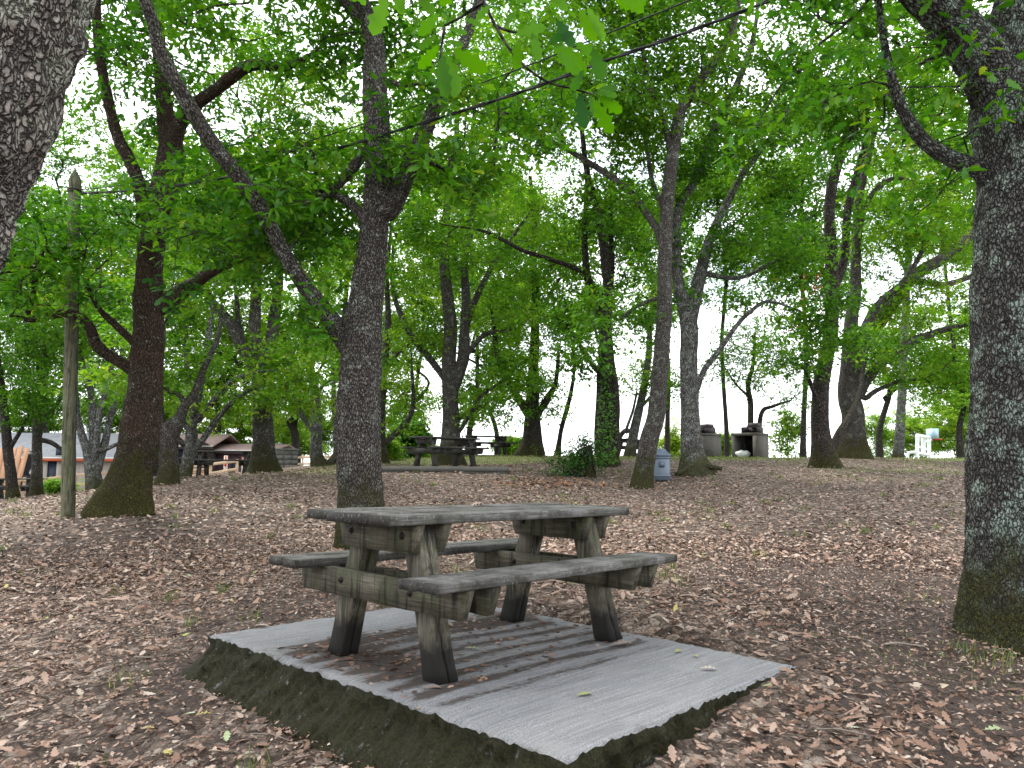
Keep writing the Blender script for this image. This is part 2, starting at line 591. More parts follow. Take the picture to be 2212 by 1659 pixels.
    M['wood_rail'] = plain_mat('wood_fence', (.33, .23, .155), .8, sc=20, stretch=(.2, .2, 1))
    M['pole'] = wood_mat('wood_pole', (.115, .110, .072), (.045, .042, .024), (.075, .092, .038), 2, 0, (.20, .19, .135), grain=.7)
    M['bolt'] = plain_mat('bolt_steel', (.03, .026, .024), .6, .6, sc=80)
    # slab
    t = NT('slab_concrete')
    o = t.obj()
    nz = t.sep(t.geo('Normal'))[2]
    br = t.noise(t.scale(o, (2.0, 62, 2), (0, 0, 0)), 1.0, 5, .75, dist=.3)
    gri = t.noise(o, 190, 3, .7)
    base = t.mix(t.ramp(br, [(.3, 0), (.7, 1)]), (.135, .137, .142), (.34, .342, .35))
    base = t.mix(t.ramp(gri, [(.38, .75), (.6, 0)]), base, (.075, .075, .075))
    base = t.mix(t.ramp(t.noise(o, 2.6, 4), [(.5, 0), (.75, .6)]), base, (.25, .245, .235))
    speck = t.ramp(t.voro(o, 95), [(.12, 1), (.2, 0)])
    base = t.mix(t.math('MULTIPLY', speck, .5), base, (.06, .057, .05))
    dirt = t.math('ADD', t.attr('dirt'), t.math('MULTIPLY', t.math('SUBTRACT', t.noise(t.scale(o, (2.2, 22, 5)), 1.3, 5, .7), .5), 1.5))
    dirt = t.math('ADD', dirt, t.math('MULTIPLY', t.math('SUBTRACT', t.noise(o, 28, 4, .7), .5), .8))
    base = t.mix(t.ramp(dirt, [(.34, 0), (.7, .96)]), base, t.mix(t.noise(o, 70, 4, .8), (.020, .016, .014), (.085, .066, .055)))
    edge = t.math('ADD', t.attr('edge'), t.math('MULTIPLY', t.math('SUBTRACT', t.noise(o, 11, 5, .7), .5), 1.4))
    mc = t.ramp(t.noise(o, 75, 5, .75), [(.3, (.004, .004, .002)), (.5, (.015, .015, .005)), (.8, (.05, .044, .013))])
    base = t.mix(t.math('MULTIPLY', t.ramp(edge, [(.5, 0), (.8, .85)]), t.ramp(t.noise(o, 30, 3), [(.4, .2), (.6, 1)])), base, mc)
    side = t.ramp(t.attr('mossy'), [(.1, 0), (.2, 1)])
    rough_c = t.mix(t.noise(o, 40, 5, .75), (.018, .018, .016), (.27, .28, .27))
    pm = t.math('ADD', t.noise(t.scale(o, (1, 1, .6)), 13, 6, .8), t.math('MULTIPLY', t.attr('mossy'), .20))
    sidec = t.mix(t.ramp(pm, [(.44, 0), (.54, 1)]), rough_c, mc)
    col = t.mix(side, base, sidec)
    h = t.math('ADD', t.math('MULTIPLY', br, .8), t.math('ADD', gri, t.math('MULTIPLY', t.math('MULTIPLY', side, t.noise(o, 85, 4, .8)), 3)))
    M['slab'] = t.done(t.pbsdf(col, .9, t.bump(h, .6, .012), spec=.2))
    M['slab_far'] = plain_mat('slab_far', (.10, .096, .085), .9, sc=18)
    M['concrete'] = plain_mat('bbq_concrete', (.10, .092, .082), .9, sc=6, var=.5, bump=.5)
    M['soot'] = plain_mat('soot', (.02, .018, .017), .95, sc=10)
    M['iron'] = plain_mat('rusty_iron', (.055, .045, .048), .7, .3, sc=20)
    M['stone_dark'] = plain_mat('dark_block', (.11, .11, .10), .9, sc=8, var=.6)
    M['bin'] = plain_mat('bin_paint', (.085, .115, .150), .42, sc=9, var=.12, bump=.08, spec=.5)
    M['bin_dark'] = plain_mat('bin_edge', (.045, .06, .08), .5, sc=9)
    M['cable'] = plain_mat('cable_black', (.012, .012, .013), .6, sc=30)
    M['white_paint'] = plain_mat('white_paint', (.78, .80, .82), .5, sc=6, var=.06, bump=.05)
    M['board_blue'] = plain_mat('backboard', (.38, .52, .62), .5, sc=6, var=.08, bump=.05)
    M['hoop_red'] = plain_mat('hoop_red', (.62, .08, .035), .5, sc=6, var=.1)
    M['bag'] = plain_mat('bag_plastic', (.70, .71, .70), .5, sc=12, var=.12)
    M['glass'] = plain_mat('bottle_glass', (.10, .12, .11), .15, sc=12, var=.1, spec=.6)
    M['roof_grey'] = plain_mat('roof_shingle', (.21, .215, .225), .9, sc=9, var=.3)
    M['roof_tile'] = plain_mat('roof_tile', (.28, .20, .18), .9, sc=14, var=.35)
    M['wall_board'] = plain_mat('wall_board', (.30, .265, .235), .9, sc=5, var=.3, stretch=(7, 7, .3))
    M['wall_dark'] = plain_mat('wall_dark', (.040, .026, .024), .8, sc=5, stretch=(7, 7, .3))
    M['wall_plum'] = plain_mat('wall_plum', (.062, .035, .042), .8, sc=5, stretch=(7, 7, .3))
    M['boards_orange'] = plain_mat('boards_orange', (.36, .20, .115), .8, sc=5, var=.25, stretch=(6, 6, .4))
    M['fascia_red'] = plain_mat('fascia_red', (.36, .075, .03), .7)
    M['gutter'] = plain_mat('gutter_pale', (.52, .52, .50), .6)
    M['door_dark'] = plain_mat('door_navy', (.012, .017, .030), .5)
    M['tarp'] = plain_mat('tarp_black', (.012, .013, .020), .5)
    M['red_paint'] = plain_mat('red_paint', (.55, .045, .03), .6)
    M['blue_paint'] = plain_mat('blue_paint', (.12, .36, .62), .6)
    M['orange_paint'] = plain_mat('orange_paint', (.7, .28, .1), .6)
    M['cream'] = plain_mat('cream_board', (.60, .52, .42), .7, sc=6, var=.15)
    return M


# ---------------------------------------------------------------- light and sky
def make_world():
    w = bpy.data.worlds.new('World')
    S.world = w
    w.use_nodes = True
    nt = w.node_tree
    nt.nodes.clear()
    out = nt.nodes.new('ShaderNodeOutputWorld')
    bg = nt.nodes.new('ShaderNodeBackground')
    sky = nt.nodes.new('ShaderNodeTexSky')
    sky.sky_type = 'NISHITA'
    sky.sun_disc = False
    sky.sun_elevation = math.radians(52)
    sky.sun_rotation = math.radians(-38)
    sky.air_density = 1.2
    sky.dust_density = 2.0
    tc = nt.nodes.new('ShaderNodeTexCoord')
    mp = nt.nodes.new('ShaderNodeMapping')
    mp.inputs['Scale'].default_value = (1, 1, 1.6)
    nz = nt.nodes.new('ShaderNodeTexNoise')
    nz.inputs['Scale'].default_value = 3.2
    nz.inputs['Detail'].default_value = 6
    nz.inputs['Roughness'].default_value = .6
    rp = nt.nodes.new('ShaderNodeValToRGB')
    rp.color_ramp.elements[0].position = .34
    rp.color_ramp.elements[0].color = (.25, .25, .25, 1)
    rp.color_ramp.elements[1].position = .52
    mx = nt.nodes.new('ShaderNodeMix')
    mx.data_type = 'RGBA'
    mx.inputs[7].default_value = (11.5, 11.8, 12.2, 1)
    L = nt.links.new
    L(tc.outputs['Generated'], mp.inputs[0])
    L(mp.outputs[0], nz.inputs['Vector'])
    L(nz.outputs['Fac'], rp.inputs[0])
    L(rp.outputs[0], mx.inputs[0])
    L(sky.outputs[0], mx.inputs[6])
    L(mx.outputs[2], bg.inputs['Color'])
    bg.inputs['Strength'].default_value = .12
    L(bg.outputs[0], out.inputs[0])
    sun = bpy.data.lights.new('sun', 'SUN')
    sun.energy = 2.0
    sun.angle = math.radians(14)
    sun.color = (1, .95, .87)
    o = bpy.data.objects.new('sun', sun)
    COL.objects.link(o)
    el, az = math.radians(52), math.radians(-38)          # azimuth from +Y, negative to the left
    d = Vector((math.sin(az) * math.cos(el), math.cos(az) * math.cos(el), math.sin(el)))
    o.rotation_euler = d.to_track_quat('Z', 'Y').to_euler()
    S.view_settings.view_transform = 'Standard'
    S.view_settings.look = 'None'
    S.view_settings.gamma = 1
    S.view_settings.exposure = 1.3
    S.render.film_transparent = False
    c = S.cycles
    c.max_bounces = 6
    c.diffuse_bounces = 4
    c.glossy_bounces = 2
    c.transmission_bounces = 4
    c.transparent_max_bounces = 4
    c.use_adaptive_sampling = True
    c.adaptive_threshold = .02
    c.use_denoising = True
    c.sample_clamp_indirect = 6

# ---------------------------------------------------------------- terrain
# measured ground spots: (picture x, picture y, metres ahead)
SPOTS = [(0, 1659, 3.45), (700, 1640, 3.35), (2212, 1659, 3.25), (400, 1480, 4.25), (1430, 1645, 3.05), (1760, 1440, 3.9), (2000, 1500, 3.9),
         (977, 1300, 5.6), (0, 1300, 6.5), (300, 1250, 7.3), (1250, 1180, 9.0), (1600, 1190, 8.6), (1900, 1190, 8.2), (1420, 1110, 12.5), (1150, 1080, 14),
         (1750, 1090, 13.5), (2000, 1070, 14), (2090, 1003, 23), (2230, 1110, 11), (0, 1105, 12.5), (620, 1060, 15.5), (1000, 1050, 16.5),
         (1290, 1003, 22), (1230, 988, 27), (1450, 991, 28), (1700, 994, 29), (1960, 992, 28), (2150, 990, 28), (900, 992, 28), (730, 1000, 27), (0, 1094, 17), (0, 1087, 21), (110, 1079, 20), (-150, 1110, 13.5), (-120, 1090, 24)]
LAKES = [(0, -4, -.05), (-8, -3, -.2), (8, -3, .1), (0, -14, -.4), (-16, 0, -.3), (16, 2, .6), (20, 14, 1.2), (-22, 16, -.3), (26, 26, 1.6), (-30, 30, -.7),
         (-14, 44, -.9), (-32, 48, -1.2), (0, 44, .6), (8, 46, .2), (22, 46, 1.2), (36, 44, 1.2), (-16, 58, -1.4), (0, 62, -2), (16, 62, -1.0), (34, 62, .6), (50, 60, .6), (-44, 60, -2.2),
         (-60, 20, -1), (60, 20, 1), (-40, -40, -1), (40, -40, 0), (-2.2, 3.0, .0), (1.5, 1.6, .02), (0, 1, .0)]
_tps = {}
TILT = Matrix.Rotation(math.radians(-.215), 3, 'X') @ Matrix.Rotation(math.radians(.809), 3, 'Y') @ Matrix.Rotation(math.radians(46.994), 3, 'Z')


def terrain_fit(extra):
    pts = [tuple(P(*s)) for s in SPOTS + extra] + LAKES
    A = np.array(pts)
    n = len(A)
    D = np.linalg.norm(A[:, None, :2] - A[None, :, :2], axis=2)
    K = np.where(D > 0, D * D * np.log(np.maximum(D, 1e-9)), 0) / 100
    K += np.eye(n) * .012
    Q = np.concatenate([np.ones((n, 1)), A[:, :2] / 10], 1)
    M = np.block([[K, Q], [Q.T, np.zeros((3, 3))]])
    sol = np.linalg.solve(M, np.concatenate([A[:, 2], np.zeros(3)]))
    _tps['A'], _tps['w'], _tps['c'] = A, sol[:n], sol[n:]


def terrain(x, y):
    x = np.atleast_1d(np.asarray(x, float))
    y = np.atleast_1d(np.asarray(y, float))
    out = np.zeros(len(x))
    A, w, c = _tps['A'], _tps['w'], _tps['c']
    r = np.hypot(x, y)
    s = np.where(r > 65, 65 / np.maximum(r, 1e-6), 1)
    X, Y = x * s, y * s
    for k in range(0, len(x), 20000):
        sl = slice(k, k + 20000)
        D = np.hypot(X[sl, None] - A[None, :, 0], Y[sl, None] - A[None, :, 1])
        out[sl] = (np.where(D > 0, D * D * np.log(np.maximum(D, 1e-9)), 0) / 100) @ w + c[0] + c[1] * X[sl] / 10 + c[2] * Y[sl] / 10
    far = np.maximum(r - 65, 0)
    out = out - .06 * far / (1 + far / 500)
    # keep the soil just below the top of the near slab and of its rim
    R = np.array(TILT)
    q = np.stack([x + .156, y - 4.335], 1) @ R[:2, :2]
    ex = np.maximum(np.maximum(-.954 - q[:, 0], q[:, 0] - .922), np.maximum(-1.37 - q[:, 1], q[:, 1] - 1.258))
    top = EZ - .979 + R[2, 0] * q[:, 0] + R[2, 1] * q[:, 1] - .035
    out = np.where(ex < .45, np.minimum(out, top + np.maximum(ex - .05, 0) * .5), out)
    return out


def tz(x, y):
    return float(terrain([x], [y])[0])


def ground_at(px, d):
    """ground point below picture column px, d metres ahead"""
    z = -1.0
    py = 1050.0
    for _ in range(6):
        q = P(px, py, d)
        zt = tz(q[0], q[1])
        py += (q[2] - zt) / d * F
    q[2] = zt
    return q


def masks(x, y):
    """bare soil, green, pale gravel"""
    r = np.hypot(x, y)
    bare = .25 + .8 * n2(x, y, .45, 3) - .32 + .55 * np.exp(-((x - 2.6 - .12 * (y - 4)) / 1.0) ** 2) * smooth(13, 8, y)
    bare = bare + .45 * np.exp(-((x + 1.7) / .7) ** 2) * smooth(8.5, 6, y) - .5 * smooth(10, 16, y) * (1 - .9 * smooth(1.5, 3.5, x - .15 * y))
    crest = smooth(24.5, 27.5, y + 1.1 * np.abs(x + 1) * 0) * (1 + 0 * x)
    green = 1.0 * smooth(23.0, 26.5, y - .07 * x) * smooth(-9, -3, x) + .55 * n2(x, y, .5, 9) * smooth(12, 18, y) - .12
    green = green + .5 * np.exp(-((x + 4.2) / 3.2) ** 2 - ((y - 20.5) / 2.6) ** 2) + .8 * smooth(34, 40, r)
    green = green + .45 * smooth(7, 9, x) * smooth(15, 20, y) * n2(x, y, .9, 12)
    pale = smooth(27, 29, y) * smooth(-7.0, -9.5, x) * smooth(46, 43, y) * .8 * smooth(.35, .6, n2(x, y, .6, 21) + .15)
    return bare, green, pale


def build_ground(M):
    rs = np.concatenate([np.linspace(0.3, 8, 110), np.geomspace(8.06, 60, 170), np.geomspace(61, 2500, 60)])
    na = 620
    # angles denser ahead
    u = np.linspace(-1, 1, na, endpoint=False)
    ang = np.pi * (np.sign(u) * (0.45 * np.abs(u) + .55 * np.abs(u) ** 3))
    X = np.outer(rs, np.sin(ang)).ravel()
    Y = np.outer(rs, np.cos(ang)).ravel()
    Z = terrain(X, Y)
    R = np.hypot(X, Y)
    Z += (n2(X, Y, 2.2, 5) - .5) * .05 + (n2(X, Y, 9, 6) - .5) * .022 * smooth(30, 8, R)
    b, g, p = masks(X, Y)
    mb = MB()
    idx = np.arange(len(rs) * na).reshape(len(rs), na)
    nx = np.roll(idx, -1, axis=1)
    fs = np.stack([idx[:-1], idx[1:], nx[1:], nx[:-1]], 2).reshape(-1, 4)
    V = np.stack([X, Y, Z], 1)
    mb.add(V, fs, 0, bare=b, green=g, pale=p)
    c0 = np.array([[0, 0, tz(0, 0)]])
    mb.add(c0, [], 0)
    mb.f.append(([(int(idx[0, (i + 1) % na]) - 0, int(len(V)), int(idx[0, i])) for i in range(na)], 0, 0))
    o = mb.build('ground', M['ground'], smooth_shade=True)
    struct(o, 'leaf strewn brown woodland ground rising to a grassy crest')


# ---------------------------------------------------------------- leaves
_half = [(.0, .012), (.10, .03), (.20, .13), (.29, .085), (.42, .21), (.52, .125), (.66, .245), (.75, .14), (.87, .16), (1.0, .0)]


def leaf_shape(kind):
    """outline of one leaf, base at 0, tip at x=1; returns verts (k,3) and faces"""
    if kind == 'lobed':
        n = len(_half)
        L = [(x, y, .16 * y - .10 * x * x) for x, y in _half]
        R = [(x, -y, .16 * y - .10 * x * x) for x, y in _half]
        V = np.array(L + R)
        fs = np.array([(i, n + i, n + i + 1, i + 1) for i in range(n - 1)])
        return V, fs
    if kind == 'six':
        V = np.array([(0, 0, 0), (.3, .2, .03), (.72, .26, 0), (1, 0, -.08), (.72, -.26, 0), (.3, -.2, .03)])
        return V, np.array([(0, 1, 4, 5), (1, 2, 3, 4)])
    V = np.array([(0, 0, 0), (.55, .30, .05), (1, 0, -.06), (.55, -.30, .05)])
    return V, np.array([(0, 3, 2, 1)])


def leaf_cloud(pos, dirs, norms, size, kind, lv):
    """vectorised: one leaf per row"""
    V, fs = leaf_shape(kind)
    side = np.cross(norms, dirs)
    side /= np.linalg.norm(side, axis=1)[:, None] + 1e-9
    W = (pos[:, None, :] + size[:, None, None] * (V[None, :, 0, None] * dirs[:, None, :] + V[None, :, 1, None] * side[:, None, :]
                                                 + V[None, :, 2, None] * norms[:, None, :]))
    k = len(V)
    faces = (fs[None] + (np.arange(len(pos)) * k)[:, None, None]).reshape(-1, fs.shape[1])
    return W.reshape(-1, 3), faces, np.repeat(lv, k)


def spray(rng, centers, radius, shoots, per, size, kind, tone, flat=.6, outward=None):
    """sprays of leaf rosettes round each centre"""
    n = len(centers)
    off = rng.normal(0, 1, (n, shoots, 3)) * np.array([1, 1, flat])
    off *= (radius * .62)
    sh = centers[:, None, :] + off
    ph = rng.uniform(0, 2 * np.pi, (n, shoots, 1)) + np.arange(per)[None, None, :] * (2 * np.pi / per) + rng.normal(0, .5, (n, shoots, per))
    th = rng.normal(-.25, .45, (n, shoots, per))
    d = np.stack([np.cos(ph) * np.cos(th), np.sin(ph) * np.cos(th), np.sin(th)], -1).reshape(-1, 3)
    pos = np.repeat(sh.reshape(-1, 3), per, 0) + d * .02
    pos += rng.normal(0, .03, pos.shape)
    up = np.array([0, 0, 1.0]) + rng.normal(0, .38, d.shape)
    nn = up - d * (up * d).sum(1)[:, None]
    nn /= np.linalg.norm(nn, axis=1)[:, None] + 1e-9
    sz = size * rng.uniform(.65, 1.25, len(pos))
    base = np.repeat(rng.normal(tone, .13, n), shoots * per)
    lv = np.clip(base + rng.normal(0, .15, len(pos)), 0, 1)
    return leaf_cloud(pos, d, nn, sz, kind, lv), sh


# ---------------------------------------------------------------- trees
def grow(rng, nodes, par, radii, att, step=.42, dist_=0):
    """join every attractor to the nearest node of the skeleton by a bent twig; returns list of tubes (points, radii)"""
    N = [np.array(p) for p in nodes]
    Pn = list(par)
    fixed = len(N)
    A = np.array(N)
    d0 = np.min(np.linalg.norm(att[:, None] - A[None], axis=2), axis=1)
    order = np.argsort(d0)
    chains = []
    cap = max(fixed + len(att) * 14, fixed + 10)
    buf = np.zeros((cap, 3))
    buf[:fixed] = A
    cnt = fixed
    for k in order:
        b = att[k]
        v = b - buf[:cnt]
        dist = np.linalg.norm(v, axis=1)
        cost = dist * (1 + .5 * np.maximum(0, -v[:, 2] / (dist + 1e-6)))
        j = int(np.argmin(cost))
        a = buf[j].copy()
        L = dist[j]
        if L < .12:
            continue
        pj = Pn[j]
        da = (a - buf[pj]) if pj >= 0 else np.array([0, 0, 1.0])
        da = da / (np.linalg.norm(da) + 1e-9)
        c = a + da * L * .38 + np.array([0, 0, .10 * L]) + rng.normal(0, .09 * L, 3)
        m = int(min(12, max(2, math.ceil(L / step))))
        chain = [j]
        for q in range(1, m + 1):
            t = q / m
            p = (1 - t) ** 2 * a + 2 * t * (1 - t) * c + t * t * b
            if q < m:
                p = p + rng.normal(0, .045 * min(L, 1.6), 3)
            buf[cnt] = p
            Pn.append(chain[-1])
            chain.append(cnt)
            cnt += 1
        chains.append(chain)
    load = np.zeros(cnt)
    for ch in chains:
        load[ch[-1]] += 1
    for i in range(cnt - 1, fixed - 1, -1):
        load[Pn[i]] += load[i]
    tubes = []
    for ch in chains:
        r = [(.0075 if dist_ < 15 else .0105) * max(load[i], 1) ** .45 for i in ch]
        r[0] = r[1]
        if ch[0] < fixed:
            mx = radii[ch[0]] * .75
            r = [min(x, mx) for x in r]
        r[-1] = .004
        tubes.append((buf[ch], np.array(r)))
    return tubes


TREES = []


def tree(name, label, d, limbs, blobs, bark='bark_grey', leaf='leaf_mid', tone=.45, near=False, group=None, size=.115, shoots=36, per=6, dens=1.0,
         seed=1, spread=.35, flare=1.0, cat='tree', lump=.05):
    TREES.append(dict(name=name, label=label, d=d, limbs=limbs, blobs=blobs, bark=bark, leaf=leaf, tone=tone, near=near, group=group, size=size,
                      shoots=shoots, per=per, dens=dens, seed=seed, spread=spread, flare=flare, cat=cat, lump=lump))


def build_tree(T, M):
    rng = np.random.default_rng(1000 + T['seed'])
    d = T['d']
    b0 = T['limbs'][0][0]
    base = P(b0[0], b0[1], d + (b0[3] if len(b0) > 3 else 0))
    gz = tz(base[0], base[1])
    root = empty(T['name'], T['label'], T['cat'], (base[0], base[1], gz), T['group'])
    off = np.array([base[0], base[1], gz])
    tm = MB()
    tips = []
    centre = []                     # all centreline points, for joining limbs
    nodes, par, rad = [], [], []
    near = d < 13
    for li, limb in enumerate(T['limbs']):
        pts, rr = [], []
        slope = rng.uniform(-1, 1) * T['spread']
        acc = 0
        for k, q in enumerate(limb):
            dd = q[3] if len(q) > 3 else None
            if k and dd is None:
                acc += math.hypot(q[0] - limb[k - 1][0], q[1] - limb[k - 1][1]) / F * d
            de = d + (dd if dd is not None else (slope * acc if li else 0))
            pts.append(P(q[0], q[1], de))
            rr.append(q[2] / 2 / F * de)
        pts = np.array(pts)
        rr = np.array(rr)
        if li:
            C = np.array(centre)
            j = int(np.argmin(np.linalg.norm(C - pts[0], axis=1)))
            if np.linalg.norm(C[j] - pts[0]) > .03:
                # slide the whole limb in depth so that it leaves the wood it grows from
                pts = np.concatenate([[C[j]], pts])
                rr = np.concatenate([[rr[0] * 1.15], rr])
        step = .035 if d < 6 else (.06 if near else .16)
        p, r = resample(pts, step, rr)
        if not li:
            # foot below the ground
            p = np.concatenate([[p[0] * [1, 1, 0] + [0, 0, gz - .35]], [p[0] * [1, 1, 0] + [0, 0, min(gz - .1, p[0][2] - .02)]], p])
            r = np.concatenate([[r[0] * 1.1, r[0] * 1.08], r])
        wig = (r.mean() * (.25 if li else .10))
        s_ = np.arange(len(p)) * step
        if len(p) > 3:
            wv = np.stack([vnoise(np.stack([s_ * 1.7 + 13 * c, np.full(len(p), T['seed'] + li * 3.3), np.full(len(p), .5)], 1), c) - .5 for c in range(3)], 1) * 2
            p = p + wv * wig * np.minimum(1, s_ / .5)[:, None]
        sides = (140 if d < 6 else 84) if (near and r.max() > .09) else (36 if near else (20 if r.max() > .06 else 10))
        V, fs, bk = tube(p, r, sides)
        # lumps, fissures and root flare
        amp = T['lump']
        cen = np.repeat(p, sides, 0)
        n_ = V - cen
        rr_ = np.linalg.norm(n_, axis=1)[:, None]
        n_ = n_ / (rr_ + 1e-9)
        lum = (vnoise(V * 2.4 + 5, T['seed']) - .5) * 2.2 + (vnoise(V * 6 + 5, T['seed'] + 3) - .5) * 1.4
        disp = lum[:, None] * amp * rr_
        if near and r.max() > .05:
            q = bk * np.array([1 / .032, 1 / .032, 1 / .10])
            q2 = q + 1.1 * (vnoise(bk * 14, 3)[:, None] - .5)
            ridge = 1 - np.abs(vnoise(q2, 11) * 2 - 1)
            disp = disp - (np.clip(ridge - .55, 0, 1)[:, None] * .030) * np.minimum(1, rr_ / .15) + (vnoise(bk * 60, 4)[:, None] - .5) * .006
            if T['bark'] == 'bark_flaky':
                disp = disp + (np.clip(vnoise(bk * np.array([42, 42, 24]), 8)[:, None] - .35, 0, 1)) * .035
        if not li and T['flare']:
            h = np.maximum(V[:, 2] - gz, 0)
            a = np.arctan2(n_[:, 1], n_[:, 0])
            lob = .5 + .5 * np.cos(a * 3 + T['seed'] * 1.3 + .6 * np.sin(a * 2))
            disp = disp + (np.exp(-h / (.9 * r[2] + .05)) * (.10 + .55 * lob ** 2) * T['flare'] * r[2])[:, None]
        V = V + n_ * disp
        tm.add(V, fs, 0, bk=bk)
        tm.f.append(([tuple(range(len(V) - sides, len(V)))], tm.n - len(V), 0))
        if (li or len(T['limbs']) < 3) and T['blobs'] and d > 2 and p[-1][2] - gz > 1.7:
            tips.append((p[-1], p[-1] - p[max(0, len(p) - int(1.0 / step) - 1)]))
        centre.extend(list(p[2:] if not li else p))
        lo = 1.3 + .12 * d * 0
        k0 = 0
        st2 = max(1, int(.4 / step))
        prev = -1
        for k in range(0, len(p), st2):
            if p[k][2] - gz < lo:
                continue
            nodes.append(p[k])
            par.append(prev)
            rad.append(r[k])
            prev = len(nodes) - 1
    # crown
    att = []
    for bl in T['blobs']:
        px, py, rx, ry = bl[:4]
        dens = (bl[4] if len(bl) > 4 else 1.0) * T['dens']
        dd = bl[5] if len(bl) > 5 else 0
        c = P(px, py, d + dd)
        sx, sz = rx / F * d, ry / F * d
        sy = bl[6] if len(bl) > 6 else max(.75 * sx, .8)
        n = int(max(4, 4.19 * sx * sz * sy * dens * (3.8 if T['near'] else 2.0)))
        q = rng.normal(0, 1, (n, 3))
        q /= np.linalg.norm(q, axis=1)[:, None]
        q *= rng.uniform(0, 1, (n, 1)) ** (1 / 2.4)
        att.append(c + q * np.array([sx, sy, sz]))
    for e, dv in tips:
        q = rng.normal(0, 1, (16 if T['near'] else 12, 3)) * np.array([.5, .5, .38])
        att.append(e + dv * .6 + q)
    if att:
        att = np.concatenate(att)
        keep = att[:, 2] > terrain(att[:, 0], att[:, 1]) + .5
        att = att[keep]
        rng.shuffle(att)
        sel = []
        md = (.34 if d < 35 else .5) if not T['near'] else .22
        for a in att:
            if not sel or np.min(np.linalg.norm(np.array(sel) - a, axis=1)) > md:
                sel.append(a)
        att = np.array(sel)
        if not nodes:
            nodes, par, rad = [np.array(centre[-1])], [-1], [.05]
        tubes = grow(rng, nodes, par, rad, att, dist_=d)
        cm = MB()
        for p, r in tubes:
            V, fs, bk = tube(p, r, 6 if r.max() > .03 else 4)
            (tm if r.max() > .03 else cm).add(V, fs, 0 if r.max() > .03 else 1, bk=bk)
        kind = 'lobed' if T['near'] else ('six' if d < 24 else 'quad')
        R = .36 if T['near'] else (.50 if d < 35 else .75)
        (V, fs, lv), sh = spray(rng, att, R, T['shoots'], T['per'], T['size'], kind, T['tone'])
        cm.add(V, fs, 0, lv=lv)
        if T['near']:
            segs = [(att[i], sh[i, j]) for i in range(len(att)) for j in range(0, T['shoots'], 2)]
            for a, b in segs:
                m = (a + b) / 2 + [0, 0, .03]
                V, fs, bk = tube(np.array([a, m, b]), np.array([.004, .003, .002]), 3)
                cm.add(V, fs, 1, bk=bk)
        T['nleaf'] = len(lv)
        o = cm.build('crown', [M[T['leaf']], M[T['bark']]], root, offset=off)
    tm.build('trunk', M[T['bark']], root, smooth_shade=True, offset=off)
    return root

